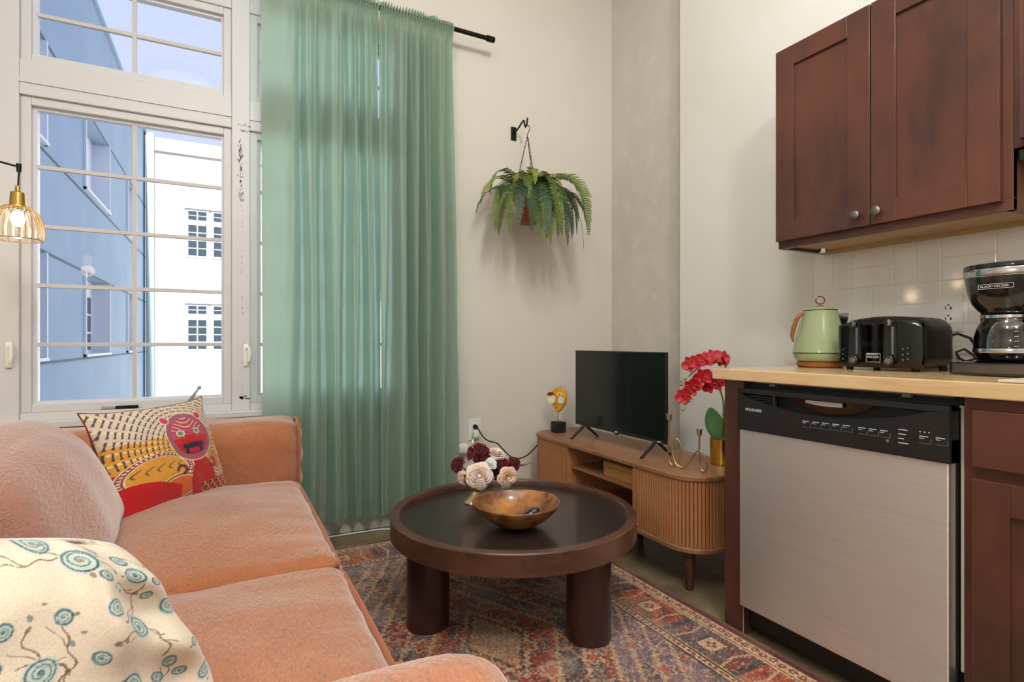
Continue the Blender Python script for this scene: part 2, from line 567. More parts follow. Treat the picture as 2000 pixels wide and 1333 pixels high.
# ------------------------------------------------------------------ outside: two wings round a courtyard
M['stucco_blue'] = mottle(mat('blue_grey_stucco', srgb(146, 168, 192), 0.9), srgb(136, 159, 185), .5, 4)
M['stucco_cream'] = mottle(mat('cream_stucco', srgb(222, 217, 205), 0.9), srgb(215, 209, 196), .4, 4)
M['joint'] = mat('stucco_joint', srgb(92, 104, 120), 0.9)
M['joint_cream'] = mat('cream_joint', srgb(222, 216, 205), 0.9)
M['ext_white'] = mat('white_reveal', srgb(214, 220, 230), 0.7)
M['ext_pane'] = mat('far_pane', srgb(48, 60, 72), 0.25, spec=.3)
XB, YF, ZR = -2.55, 23.0, 8.3
wing = thing('courtyard_wing', 'blue-grey stucco building wing in shade outside the window, with white framed windows', 'building', (XB, 10, 0))
# wall with openings along Y: windows as reveals let into the wall
bays = [(8.4, 11.05), (13.7, 16.3), (19.0, 20.6)]
mb = MB()
ys = [3.4] + [q for b_ in bays for q in b_] + [YF]
for i in range(0, len(ys), 2):
    mb.box(XB - .4, XB, ys[i], ys[i + 1], -4, ZR)
for (a, b) in bays:
    mb.box(XB - .4, XB, a, b, -4, .72)
    mb.box(XB - .4, XB, a, b, 2.42, 4.1)
    mb.box(XB - .4, XB, a, b, 5.75, ZR)
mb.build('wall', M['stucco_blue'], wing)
MB().box(XB - .45, XB + .06, 3.4, YF, ZR, ZR + .12).build('parapet_cap', M['stucco_blue'], wing)
for z in (.69, 2.44, 4.02, 5.78):
    MB().box(XB - .01, XB + .012, 3.4, YF, z - .018, z + .018).build('joint_strip', M['joint'], wing)
for (a, b) in bays:
    for (z0, z1, low) in ((.72, 2.42, True), (4.1, 5.75, False)):
        w = MB().box(XB - .38, XB - .30, a, b, z0, z1).build('window', M['ext_white'], wing)
        # white reveal boards
        mb = MB(); mb.box(XB - .30, XB + .05, b - .06, b, z0, z1); mb.box(XB - .30, XB + .05, a, a + .06, z0, z1)
        mb.box(XB - .30, XB + .07, a, b, z0, z0 + .05)
        mb.build('reveal', M['ext_white'], w)
        if low:
            for q in range(4):
                for s in range(3):
                    ya = a + .25 + q * (b - a - .5) / 4; yb = ya + (b - a - .5) / 4 - .05
                    za = z0 + .12 + s * .42
                    MB().box(XB - .30, XB - .285, ya, yb, za, za + .37).build('pane', M['ext_pane'], w)

far = thing('courtyard_building', 'sunlit cream stucco building across the courtyard with gridded windows', 'building', (0, YF, 0))
wins = [(-1.26, -.64), (-.45, .17), (1.3, 1.92), (2.11, 2.73)]
floors_ = [(.76, 1.86, 2.05, 2.36), (4.16, 5.30, 5.46, 5.80)]
mb = MB()
mb.box(XB + .02, 22, YF + .001, YF + .5, -4, ZR - .05)
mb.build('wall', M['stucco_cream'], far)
mb = MB(); mb.box(XB + .3, 22, YF - .10, YF, ZR - .5, ZR - .05); mb.build('parapet', M['stucco_cream'], far)
for z in (2.9, 6.4):
    MB().box(XB + .3, 22, YF - .015, YF, z - .02, z + .02).build('joint_strip', M['joint_cream'], far)
MB().box(XB + .07, XB + .30, YF - .35, YF, -4, ZR).build('corner_return', mottle(mat('pale_green_stucco', srgb(160, 176, 178), .9), srgb(150, 168, 172), 1, 3), far)
for (a, b) in wins:
    for (z0, z1, t0, t1) in floors_[:2]:
        w = MB().box(a - .06, b + .06, YF - .03, YF - .001, z0 - .06, t1 + .06).build('window', M['ext_white'], far)
        MB().box(a - .10, b + .10, YF - .10, YF - .031, t1 + .07, t1 + .13).build('lintel', M['stucco_cream'], w)
        for i in range(2):
            xa = a + i * (b - a) / 2 + .02; xb = a + (i + 1) * (b - a) / 2 - .02
            for j in range(4):
                za = z0 + j * (z1 - z0) / 4 + .02; zb = z0 + (j + 1) * (z1 - z0) / 4 - .02
                MB().box(xa, xb, YF - .045, YF - .0301, za, zb).build('pane', M['ext_pane'], w)
            for j in range(2):
                za = t0 + j * (t1 - t0) / 2 + .015; zb = t0 + (j + 1) * (t1 - t0) / 2 - .015
                MB().box(xa, xb, YF - .045, YF - .0301, za, zb).build('pane', M['ext_pane'], w)
tag(MB().box(XB, 22, YW + .3, YF, -4.1, -4).build('courtyard_ground', mottle(mat('courtyard_paving', srgb(150, 148, 144), .9), srgb(130, 128, 124), 1, 3)), kind='structure')

# ------------------------------------------------------------------ backsplash tiles (basketweave) on the kitchen wall
M['tile'] = mat('white_glazed_tile', srgb(236, 233, 227), 0.07, coat=0.5)
M['grout'] = mat('grout', srgb(222, 217, 208), 0.9)
MB().box(XK - .0126, XK, 0.15, 1.442, .914, 1.374).build('grout_bed', M['grout'], wall_right)
BS, Y0, Z0 = .152, 1.442, 1.218
th = MB().box(-.009, 0, -BS / 2 + .0009, BS / 2 - .0009, -BS / 4 + .0009, BS / 4 - .0009)
tv = MB().box(-.009, 0, -BS / 4 + .0009, BS / 4 - .0009, -BS / 2 + .0009, BS / 2 - .0009)
th0 = tv0 = None
for i in range(8):
    for j in range(-2, 1):
        yc = Y0 - (i + .5) * BS; zc = Z0 + (j + .5) * BS
        for s in (-1, 1):
            if (i + j) % 2 == 0:
                loc = (XK - .0045, yc + s * BS / 4, zc)
                if tv0 is None:
                    tv0 = tv.build('tile', M['tile'], wall_right, world=False, bevel=.0022); tv0.location = loc
                else: link_copy(tv0, wall_right, loc)
            else:
                loc = (XK - .0045, yc, zc + s * BS / 4)
                if th0 is None:
                    th0 = th.build('tile', M['tile'], wall_right, world=False, bevel=.0022); th0.location = loc
                else: link_copy(th0, wall_right, loc)

# wall outlet in the backsplash
def outlet(name, label, face, c, w=.08, h=.125):
    """face: 'x-' plate on the kitchen wall, 'y-' on the window wall"""
    t = thing(name, label, 'outlet', c)
    def P(a, b, d0, d1, z0, z1):
        mb = MB()
        if face == 'x-': mb.box(c[0] - d1, c[0] - d0, c[1] - b, c[1] - a, c[2] + z0, c[2] + z1)
        else: mb.box(c[0] + a, c[0] + b, c[1] - d1, c[1] - d0, c[2] + z0, c[2] + z1)
        return mb
    P(-w / 2, w / 2, 0, .005, -h / 2, h / 2).build('cover_plate', M['white_plastic'], t, bevel=.002)
    P(-.017, .017, .005, .0075, -.034, .034).build('receptacle', M['white_plastic'], t, bevel=.001)
    for dz in (.017, -.019):
        for (a, b, z0, z1) in ((-.009, -.0065, -.004, .006), (.006, .009, -.005, .005), (.004, .011, -.001, .001), (-.0025, .0025, .008, .013)):
            P(a, b, .0076, .0082, dz + z0, dz + z1).build('slot', M['black_matte'], t)
    return t
outlet('wall_outlet', 'white electrical outlet in the tiled backsplash between toaster and coffee maker', 'x-', (XK - .0136, .962, 1.105))
outlet('wall_outlet', 'white electrical outlet low on the window wall behind the flowers', 'y-', (1.30, YW, .492))

# ------------------------------------------------------------------ kitchen base units
def shaker_door(parent, name, x, y0, y1, z0, z1, rail, m, knob=None, thick=.02, knob_m=None):
    """door facing -X with its front face at x; y0<y1"""
    mb = MB()
    mb.box(x, x + thick, y0, y0 + rail, z0, z1); mb.box(x, x + thick, y1 - rail, y1, z0, z1)
    mb.box(x, x + thick, y0 + rail, y1 - rail, z0, z0 + rail); mb.box(x, x + thick, y0 + rail, y1 - rail, z1 - rail, z1)
    d = mb.build(name, m, parent, bevel=.0015)
    MB().box(x + .009, x + thick - .002, y0 + rail - .003, y1 - rail + .003, z0 + rail - .003, z1 - rail + .003).build('door_panel', m, d)
    if knob:
        kb = MB(); kb.tube([(x, knob[0], knob[1]), (x - .012, knob[0], knob[1]), (x - .013, knob[0], knob[1]), (x - .024, knob[0], knob[1]), (x - .028, knob[0], knob[1])], [.006, .006, .012, .0155, .009], 18)
        kb.build('knob', knob_m, d)
    return d
M['knob'] = mat('pewter_knob', srgb(120, 114, 106), .38, .9)

ec = thing('cabinet_end_panel', 'narrow dark cherry end panel left of the dishwasher', 'cabinet panel', (1.6, 1.34, 0))
MB().box(1.575, 2.184, 1.301, 1.383, 0.001, .875).build('panel', M['cherry'], ec, bevel=.0015)
MB().box(1.574, 1.5749, 1.3015, 1.304, 0.001, .11).build('raw_edge', M['plywood'], ec)

dw = thing('dishwasher', 'stainless steel dishwasher with black control panel under the worktop', 'dishwasher', (1.6, 1.0, 0))
YA, YZ = 1.298, .684     # left, right edges
MB().box(1.60, 2.15, YZ - .004, YA - .003, .03, .868).build('tub', M['black_matte'], dw)
M['tub_flange'] = mat('tub_flange', srgb(205, 196, 178), .5)
mb = MB(); mb.box(1.592, 1.5995, YZ - .012, YZ - .002, .2, .845); mb.box(1.592, 1.5995, YZ - .012, YA - .01, .845, .851)
mb.build('tub_flange', M['tub_flange'], dw, bevel=.002)
door = MB().box(1.55, 1.585, YZ + .004, YA, .112, .715).build('door', M['steel'], dw, bevel=.003)
_uv = door.data.uv_layers.new(name='UVMap')
for _l in door.data.loops:          # u runs up the door: the brush marks lie across it
    _c = door.data.vertices[_l.vertex_index].co
    _uv.data[_l.index].uv = (_c.z, _c.y + .3 * _c.x)
mb = MB()
# control panel: lower fascia with a curved top edge, leaving the grip recess above it
XP = 1.543
zt, zb = .851, .712
def lens(t):    # t 0..1 left to right; lower rim of the grip recess
    return .834 - .046 * math.sin(math.pi * t) ** .75
K = 40
yl, yr = YA - .012, YZ + .05
pts = [(YA + .002, zb), (YA + .002, .836)] + [(yl + (yr - yl) * k / K, lens(k / K)) for k in range(K + 1)] + [(YZ, .836), (YZ, zb)]
mb.prism(pts, XP, XP + .012, 'x')
mb.box(XP, XP + .012, YZ, YA + .002, .836, zt)
mb.box(XP + .012, 1.592, YZ, YA + .002, zb, lens(.5) - .02)
mb.box(XP + .012, 1.592, YZ, YA + .002, .839, zt)
mb.box(XP + .012, 1.592, YZ, YZ + .012, zb, zt)
mb.box(XP + .012, 1.592, YA - .01, YA + .002, zb, zt)
cp = mb.build('control_panel', M['black_plastic'], dw)
MB().box(1.574, 1.580, YZ + .012, YA - .01, .77, .839).build('grip_recess', M['black_matte'], cp)
mb = MB()
for k in range(5):
    z = .828 - k * .0075
    e = 1.262 - .012 * k
    mb.box(XP + .002, XP + .01, 1.165, e, z - .0016, z + .0016)
mb.box(XP + .001, XP + .012, 1.158, 1.165, .792, .836)
mb.build('vent_grille', M['black_plastic'], cp)
# pocket handle
mb = MB()
pp = [(1.118, .8355)] + [(1.118 - .25 * k / 20, .8355 - .040 * math.sin(math.pi * k / 20) ** .6) for k in range(1, 20)] + [(.868, .8355)]
mb.prism(pp, XP + .022, XP + .030, 'x')
mb.build('handle_pocket', M['gloss_black'], cp)
mb = MB(); mb.prism([(1.062, .832), (1.062, .824), (1.03, .8195), (.985, .818), (.95, .820), (.95, .832)], XP + .012, XP + .015, 'x'); mb.build('handle_label', mat('label_grey', srgb(190, 186, 184), .5), cp)
text('FRIGIDAIRE', 'logo', .0125, (XP - .0006, 1.268, .782), cp, M['print'], xs=1.0)
# printed buttons
mb = MB(); md = MB()
def bar(y, z, w, h=.0022, t=mb): t.box(XP - .0006, XP, y - w, y, z - h / 2, z + h / 2)
def btn(y, z, w=.027, h=.017):
    bar(y, z, w * .75); bar(y, z - .005, w * .4, .0016)
    bar(y + .001, z - h, w, .0008, md); md.box(XP - .0006, XP, y - w, y - w + .0008, z - h, z - .004)
for k in range(5): btn(1.063 - k * .0305, .769 + .0008 * k)
for k in range(3): btn(.898 - k * .0285, .772, .025)
for k, w in enumerate((.022, .018, .014, .024)): bar(.797, .781 - k * .0115, w)
for k in range(3): bar(.748 - k * .010, .782, .003, .003)
btn(.748, .771, .026); btn(.712, .772, .026)
mb.build('button_print', M['print'], cp)
md.build('button_outline', M['print_dim'], cp)
mb = MB(); mb.tube([(XP - .0005, .822, .747), (XP - .002, .822, .747)], .004, 12); mb.build('indicator', M['chrome'], cp)
MB().box(1.64, 1.66, YZ, YA, .002, .111).build('toe_kick', M['black_matte'], dw)
MB().box(1.586, 1.599, YZ + .001, YA - .001, .10, .71).build('inner_door', M['black_matte'], dw)
mb = MB(); mb.box(1.60, 1.62, .70, 1.28, .868, .874); mb.box(1.585, 1.60, 1.19, 1.21, .862, .872); mb.box(1.585, 1.60, .79, .81, .862, .872)
mb.build('mounting_bracket', M['grey_plastic'], dw)

bc = thing('base_cabinet', 'dark cherry base cabinet with a drawer above a panelled door, right of the dishwasher', 'cabinet', (1.8, .4, 0))
mb = MB(); mb.box(1.575, 2.184, -.1, .668, .10, .875); mb.build('carcass', M['cherry'], bc, bevel=.0015)
MB().box(1.64, 2.184, -.1, .668, 0.001, .10).build('toe_kick', M['black_matte'], bc)
MB().box(1.556, 1.5749, -.06, .646, .713, .848).build('drawer', M['cherry'], bc, bevel=.003)
shaker_door(bc, 'door', 1.556, .30, .646, .12, .685, .072, M['cherry'])
shaker_door(bc, 'door', 1.556, -.06, .292, .12, .685, .072, M['cherry'])
tag(MB().box(1.54, 2.1755, -.1, 1.407, .876, .914).build('worktop', M['butcher'], bevel=.003), 'maple butcher block worktop above the dishwasher', 'worktop')
tag(MB().box(1.566, 1.80, .12, .60, .9145, .921).build('cutting_board', mat('pale_board', srgb(205, 192, 170), .4), bevel=.002), 'thin pale board lying on the worktop in front of the coffee maker', 'board')

# ------------------------------------------------------------------ wall cabinets
uc = thing('wall_cabinet', 'dark cherry two-door wall cabinet above the worktop', 'cabinet', (2.0, 1.05, 1.366))
mb = MB()
ZB, ZT = 1.366, 2.125
mb.box(1.893, 2.184, 1.385, 1.402, ZB, ZT); mb.box(1.893, 2.184, .689, .706, ZB, ZT)
mb.box(1.893, 2.184, .706, 1.385, ZT - .018, ZT); mb.box(2.170, 2.184, .706, 1.385, ZB + .02, ZT - .018)
mb.build('carcass', M['cherry'], uc)
mb = MB(); mb.box(1.891, 1.911, .689, 1.402, ZB, 1.40); mb.box(1.891, 1.911, .689, .725, 1.40, ZT); mb.box(1.891, 1.911, 1.365, 1.402, 1.40, ZT); mb.box(1.891, 1.911, .725, 1.365, ZT - .04, ZT)
mb.build('face_frame', M['cherry'], uc, bevel=.001)
MB().box(1.911, 2.170, .706, 1.385, ZB + .012, ZB + .026).build('bottom_board', M['plywood'], uc)
MB().box(2.150, 2.170, .706, 1.385, ZB - .002, ZB + .012).build('hanging_rail', M['plywood'], uc)
MB().cyl((2.10, 1.36, ZB + .012), (2.10, 1.36, ZB - .004), .016, .014, 16).build('puck', M['chrome'], uc)
shaker_door(uc, 'door', 1.871, 1.053, 1.400, 1.392, 2.118, .074, M['cherry'], (1.09, 1.429), knob_m=M['knob'])
shaker_door(uc, 'door', 1.871, .712, 1.049, 1.392, 2.118, .074, M['cherry'], (1.0236, 1.429), knob_m=M['knob'])
sc_ = thing('hood_cabinet', 'short dark cherry cabinet above the range hood at the right edge', 'cabinet', (2.0, .3, 1.53))
MB().box(1.893, 2.184, -.07, .6885, 1.532, ZT).build('carcass', M['cherry'], sc_)
shaker_door(sc_, 'door', 1.872, .31, .672, 1.55, 2.118, .07, M['cherry'])
shaker_door(sc_, 'door', 1.872, -.06, .302, 1.55, 2.118, .07, M['cherry'])
hd = thing('range_hood', 'slim black range hood beneath the short cabinet', 'range hood', (2.0, .3, 1.49))
MB().box(1.900, 2.184, -.07, .683, 1.496, 1.5295).build('body', M['gloss_black'], hd, bevel=.003)
MB().box(1.94, 2.15, -.03, .64, 1.489, 1.4959).build('filter', M['chrome'], hd)

# ------------------------------------------------------------------ appliances on the worktop
ZW = .9145
kt = thing('electric_kettle', 'sage green electric kettle with wooden handle and copper ring lid', 'kettle', (1.965, 1.283, ZW))
M['sage'] = mat('sage_enamel', srgb(146, 158, 118), .16, coat=.5)
M['wood_trim'] = wood('kettle_wood', srgb(150, 92, 40), srgb(120, 70, 30), .4, (2, 2, 8), 6)
kc = (1.965, 1.283, ZW)
mb = MB(); mb.lathe([(.070, 0), (.078, .004), (.080, .016), (.076, .020)], 40, kc); mb.build('power_base', M['wood_trim'], kt)
mb = MB(); mb.lathe([(.070, .0205), (.080, .024), (.088, .034), (.092, .047), (.0925, .051)], 44, kc); mb.build('lower_body', M['sage'], kt)
MB().lathe([(.0915, .0512), (.0935, .0515), (.0935, .0540), (.0915, .0545)], 44, kc).build('band', mat('band_green', srgb(66, 80, 50), .3), kt)
prof = [(.0925, .0547), (.0905, .075), (.085, .10), (.077, .13), (.069, .16), (.062, .185), (.058, .203), (.057, .210)]
MB().lathe(prof, 44, kc).build('body', M['sage'], kt)
MB().lathe([(.0575, .2103), (.0585, .2113), (.0575, .2135)], 44, kc).build('lid_rim', mat('rim_dark', srgb(60, 66, 46), .3), kt)
MB().lathe([(.056, .2137), (.048, .2195), (.030, .2245), (.010, .2265), (1e-6, .2267)], 36, kc).build('lid', M['sage'], kt)
M['copper'] = mat('copper', srgb(150, 104, 70), .25, 1.0)
mb = MB(); mb.lathe([(.012, .2255), (.012, .2285), (.005, .2295), (.004, .235)], 16, kc)
lk = mb.build('knob_base', M['copper'], kt)
ax = Vector((math.cos(YAW), -math.sin(YAW), 0))     # ring faces the room
mb = MB(); mb.tube([Vector(kc) + ax * (.0165 * math.cos(a)) + Vector((0, 0, .2495 + .0140 * math.sin(a))) for a in np.linspace(0, 2 * math.pi, 28, endpoint=False)], .0025, 8, closed=True)
mb.build('ring', M['copper'], kt)
# spout towards the toaster, handle on the other side
sd = Vector((.60, -.80, 0)).normalized(); sp = Vector((-sd.y, sd.x, 0))
mb = MB()
vs = []
rings = [(.200, .024, .092), (.185, .0195, .0905), (.168, .013, .087), (.150, .006, .080)]
for (z, hw, rad) in rings:
    for s, rr in ((-1, .057 + (.2 - z) * .33), (0, rad), (1, .057 + (.2 - z) * .33)):
        vs.append(Vector(kc) + sd * rr * (1 if s == 0 else .97) + sp * hw * s + Vector((0, 0, z)))
fs = []
for i in range(3):
    for j in range(2):
        fs.append((i * 3 + j, i * 3 + j + 1, (i + 1) * 3 + j + 1, (i + 1) * 3 + j))
mb.add([tuple(v) for v in vs], fs)
so = mb.build('spout', M['chrome'], kt); so.modifiers.new('s', 'SOLIDIFY').thickness = .0015
hdv = Vector((-.80, .60, 0))
mb = MB(); mb.tube([Vector(kc) + hdv * r_ + Vector((0, 0, z_)) for (r_, z_) in ((.054, .200), (.068, .199), (.083, .178), (.093, .146), (.098, .116), (.094, .094))], [.006, .007, .008, .008, .007, .004], 12)
mb.build('handle', M['wood_trim'], kt)

tz = thing('toaster', 'black four-slice toaster with mirror front and two levers', 'toaster', (1.96, 1.03, ZW))
M['mirror_black'] = mat('black_mirror', srgb(58, 56, 54), .06, 1.0)
X1, X2, YT0, YT1 = 1.868, 2.078, .900, 1.163
zt0, zt1 = ZW + .010, 1.0925
yc = (YT0 + YT1) / 2
# mirror front: a gently arched plate
def arch(y, top): return top - .016 * ((y - yc) / ((YT1 - YT0) / 2)) ** 2
mb = MB(); K = 18
pts = [(YT1 - .000, zt0)] + [(YT1 - .012 * (1 - k / 3) if False else YT1 - (YT1 - YT0) * k / K, arch(YT1 - (YT1 - YT0) * k / K, zt1 - .012)) for k in range(K + 1)] + [(YT0, zt0)]
FPO = 1
yy_, zz_ = np.meshgrid(np.linspace(YT0, YT1, 28), np.linspace(0, 1, 10), indexing='ij')
tq = (yy_ - yc) / ((YT1 - YT0) / 2)
Zg = zt0 + zz_ * (zt1 - .012 - .016 * tq ** 2 - zt0)
mb.grid(X1 + .012 * tq ** 4 + .004 * tq ** 2, yy_, Zg)
fp = mb.build('front_panel', M['mirror_black'], tz, fix=False); _sm = fp.modifiers.new('s', 'SOLIDIFY'); _sm.thickness = .004; _sm.offset = FPO
def tfn(P_, T, n):
    P_ = P_.copy()
    P_[:, 2] -= .016 * T[:, 1] ** 2 * (P_[:, 2] > 0)
    P_[:, 1] *= 1 + .03 * (1 - T[:, 0] ** 2)
    return P_
mb = MB(); rbox(mb, ((X1 + X2) / 2 + .008, yc, (zt0 + zt1) / 2), (X2 - X1 - .012, YT1 - YT0 - .004, zt1 - zt0), .035, 14, tfn)
mb.build('housing', mat('toaster_black', srgb(26, 25, 24), .32), tz)
mb = MB()
for yy in (yc - .055, yc + .055):
    for xx in (X1 + .065, X1 + .125):
        mb.box(xx - .014, xx + .014, yy - .048, yy + .048, zt1 - .004, zt1 + .0006)
for k, (yy) in enumerate((yc - .055, yc + .055)):
    for xx in (X1 + .065, X1 + .125):
        MB().box(xx - .014, xx + .014, yy - .046, yy + .046, zt1 - .022, zt1 - .0085).build('slot', M['black_matte'], tz)
for yy in (1.099, .988):
    # lever channel: a tall rounded slot with lever and browning knob
    mb = MB()
    K2 = 14
    pts = [(yy + .017 * math.cos(a), 1.062 + .017 * math.sin(a)) for a in np.linspace(0, math.pi, K2)] + [(yy + .020 * math.cos(a), .957 + .020 * math.sin(a)) for a in np.linspace(math.pi, 2 * math.pi, K2)]
    mb.prism(pts, X1 - .0015, X1 + .001, 'x')
    ch = mb.build('lever_channel', M['black_matte'], tz)
    mb = MB(); mb.box(X1 - .004, X1 - .0016, yy - .012, yy - .005, .968, 1.058); mb.build('guide_rail', M['chrome'], ch)
    mb = MB(); rbox(mb, (X1 - .010, yy - .002, 1.066), (.020, .026, .022), .008, 5); mb.build('lever', M['gloss_black'], ch)
    mb = MB(); mb.box(X1 - .0215, X1 - .0195, yy - .010, yy - .003, 1.060, 1.078); mb.build('lever_trim', M['chrome'], ch)
    mb = MB(); mb.tube([(X1 - .001, yy, .948), (X1 - .012, yy, .948), (X1 - .016, yy, .948)], [.017, .016, .011], 24); kb = mb.build('browning_knob', M['gloss_black'], ch)
    mb = MB(); mb.tube([(X1 - .016, yy, .948), (X1 - .0175, yy, .948)], [.009, .008], 16); mb.build('knob_cap', M['chrome'], kb)
for (yy, zz) in [(1.151, .987), (1.151, .971), (1.151, .955), (1.138, .982), (1.138, .966), (1.138, .950), (.951, .985), (.951, .968), (.951, .951), (.936, .988), (.936, .971), (.936, .954)]:
    MB().tube([(X1 + .0005, yy, zz), (X1 - .002, yy, zz)], [.0032, .0026], 10).build('button', M['chrome'], fp)
text('BLACK+\nDECKER', 'logo', .0095, (X1 - .0006, 1.058, .963), fp, M['print'], align='LEFT')
mb = MB()
a0, a1, b0, b1 = 1.062, 1.018, .942, .971
for (p, q, r_, s) in ((a1, a0, b0, b0 + .001), (a1, a0, b1 - .001, b1), (a0 - .001, a0, b0, b1), (a1, a1 + .001, b0, b1)):
    mb.box(X1 - .0006, X1, p, q, r_, s)
mb.build('logo_frame', M['print'], fp)
for (xx, yy) in ((X1 + .03, YT0 + .03), (X1 + .03, YT1 - .03), (X2 - .02, YT0 + .03), (X2 - .02, YT1 - .03)):
    MB().cyl((xx, yy, ZW), (xx, yy, zt0 + .004), .010, .012, 12).build('foot', M['black_matte'], tz)
# toaster cord: wound loop at the back right
mb = MB(); mb.tube([(2.072, .93, 1.02), (2.09, .905, 1.035), (2.105, .876, 1.02), (2.112, .858, .985), (2.11, .862, .955), (2.10, .885, .945), (2.09, .90, .955), (2.085, .905, .975), (2.09, .885, .985), (2.10, .865, .965), (2.105, .845, .94), (2.115, .83, .925), (2.13, .80, .9195)], .0042, 8)
mb.build('cord', M['black_matte'], tz)

cm = thing('coffee_maker', 'black drip coffee maker with glass carafe and steel band', 'coffee maker', (1.95, .67, ZW))
CX, CY = 1.925, .668
M['cm_black'] = mat('coffee_black', srgb(20, 19, 19), .14, coat=.5)
def rounded_rect(x0, x1, y0, y1, r, k=6):
    pts = []
    for (cx, cy, a0) in ((x1 - r, y1 - r, 0), (x0 + r, y1 - r, 90), (x0 + r, y0 + r, 180), (x1 - r, y0 + r, 270)):
        for i in range(k + 1):
            a = math.radians(a0 + 90 * i / k)
            pts.append((cx + r * math.cos(a), cy + r * math.sin(a)))
    return pts
mb = MB(); mb.prism(rounded_rect(1.815, 2.06, .565, .772, .03), ZW + .002, ZW + .036, 'z', True)
cb = mb.build('base', M['cm_black'], cm, bevel=.003)
mb = MB(); mb.prism(rounded_rect(1.8145, 1.86, .57, .765, .02), ZW + .008, ZW + .032, 'z', True); mb.build('base_front', mat('smoked_steel', srgb(120, 112, 104), .18, 1.0), cb, bevel=.002)
MB().lathe([(.070, 0), (.074, .003), (.066, .004)], 36, (CX, CY, ZW + .0362)).build('warming_plate', M['black_metal'], cm)
mb = MB(); mb.prism(rounded_rect(1.995, 2.075, .572, .770, .02), ZW + .036, 1.222, 'z', True); mb.build('back_column', M['cm_black'], cm)
# brew basket housing: tapering downwards
mb = MB()
def oval(rx, ry, z, n_=40): return [(CX + .012 + rx * math.cos(2 * math.pi * k / n_), CY + ry * math.sin(2 * math.pi * k / n_), z) for k in range(n_)]
def loft(mb, rings, cap=True):
    o = len(mb.v); n_ = len(rings[0])
    for r_ in rings: mb.v += [tuple(p) for p in r_]
    for i in range(len(rings) - 1):
        for k in range(n_):
            mb.f.append((o + i * n_ + k, o + i * n_ + (k + 1) % n_, o + (i + 1) * n_ + (k + 1) % n_, o + (i + 1) * n_ + k)); mb.smooth.append(True)
    if cap:
        mb.f.append(tuple(o + k for k in range(n_))[::-1]); mb.f.append(tuple(o + (len(rings) - 1) * n_ + k for k in range(n_))); mb.smooth += [False, False]
    return mb
loft(mb, [oval(.066, .066, 1.088), oval(.074, .074, 1.096), oval(.088, .087, 1.115), oval(.096, .0955, 1.14), oval(.101, .1005, 1.17), oval(.103, .103, 1.186)])
bk = mb.build('brew_basket', M['cm_black'], cm)
mb = MB(); loft(mb, [oval(.1035, .1035, 1.1862), oval(.1045, .1045, 1.188), oval(.1050, .1050, 1.206), oval(.1040, .1040, 1.208)]); mb.build('steel_band', M['chrome'], cm)
mb = MB(); loft(mb, [oval(.1045, .1045, 1.2082), oval(.106, .106, 1.212), oval(.104, .104, 1.221), oval(.085, .085, 1.225)]); mb.build('lid', M['cm_black'], cm)
MB().ball((CX + .05, CY + .102, 1.200), .008, 10, 8).build('hinge', M['black_matte'], cm)
lx = CX + .012 - .0985
text('BLACK+DECKER', 'logo', .0085, (lx - .0016, .700, 1.158), bk, M['print'])
mb = MB()
for (p, q, r_, s) in ((.627, .704, 1.1515, 1.1523), (.627, .704, 1.1637, 1.1645), (.7032, .704, 1.1515, 1.1645), (.627, .6278, 1.1515, 1.1645)):
    mb.box(lx - .0025, lx - .0008, p, q, r_, s)
mb.build('logo_frame', M['print'], bk)
# carafe
cg = bpy.data.materials.new('carafe_glass'); cg.use_nodes = True
nt = cg.node_tree; nt.nodes.clear()
_o = nt.nodes.new('ShaderNodeOutputMaterial'); _mx = nt.nodes.new('ShaderNodeMixShader'); _t = nt.nodes.new('ShaderNodeBsdfTransparent'); _g = nt.nodes.new('ShaderNodeBsdfGlossy')
_t.inputs[0].default_value = (.86, .84, .82, 1); _g.inputs['Roughness'].default_value = .03
_f = nt.nodes.new('ShaderNodeFresnel'); _f.inputs[0].default_value = 1.6
nt.links.new(_f.outputs[0], _mx.inputs[0]); nt.links.new(_t.outputs[0], _mx.inputs[1]); nt.links.new(_g.outputs[0], _mx.inputs[2]); nt.links.new(_mx.outputs[0], _o.inputs[0])
M['carafe'] = cg
ZC0 = ZW + .041
outer = [(.055, 0), (.068, .003), (.076, .018), (.0785, .04), (.077, .065), (.071, .09), (.062, .108), (.056, .116), (.056, .122)]
inner = [(r_ - .003, z + (.003 if i == 0 else 0)) for i, (r_, z) in enumerate(outer)][::-1]
mb = MB(); mb.lathe(outer + inner + [(1e-6, .003)], 44, (CX, CY, ZC0)); ca = mb.build('carafe', M['carafe'], cm)
MB().lathe([(.0795, .022), (.0798, .024), (.0798, .032), (.0793, .034)], 44, (CX, CY, ZC0)).build('carafe_band', M['chrome'], ca)
MB().lathe([(.0575, .1165), (.0595, .118), (.0595, .126), (.055, .129)], 44, (CX, CY, ZC0)).build('carafe_collar', M['chrome'], ca)
MB().lathe([(.054, .1292), (.052, .131), (.03, .1325), (1e-6, .133)], 36, (CX, CY, ZC0)).build('carafe_lid', M['black_plastic'], ca)
mb = MB(); mb.tube([(CX - .02, CY - .058, ZC0 + .12), (CX - .05, CY - .085, ZC0 + .122), (CX - .065, CY - .10, ZC0 + .10), (CX - .066, CY - .102, ZC0 + .06), (CX - .055, CY - .09, ZC0 + .03)], [.008, .009, .010, .010, .008], 10)
mb.build('carafe_handle', M['black_plastic'], ca)
mb = MB()
for k in range(5):
    zz = ZC0 + .04 + k * .013
    a = math.radians(205)
    rr = np.interp(zz - ZC0, [.04, .065, .09], [.0787, .0773, .0713])
    mb.box(CX + rr * math.cos(a) - .0008, CX + rr * math.cos(a), CY + rr * math.sin(a) - .012, CY + rr * math.sin(a) - .003, zz, zz + .0012)
mb.build('level_marks', M['print'], ca)

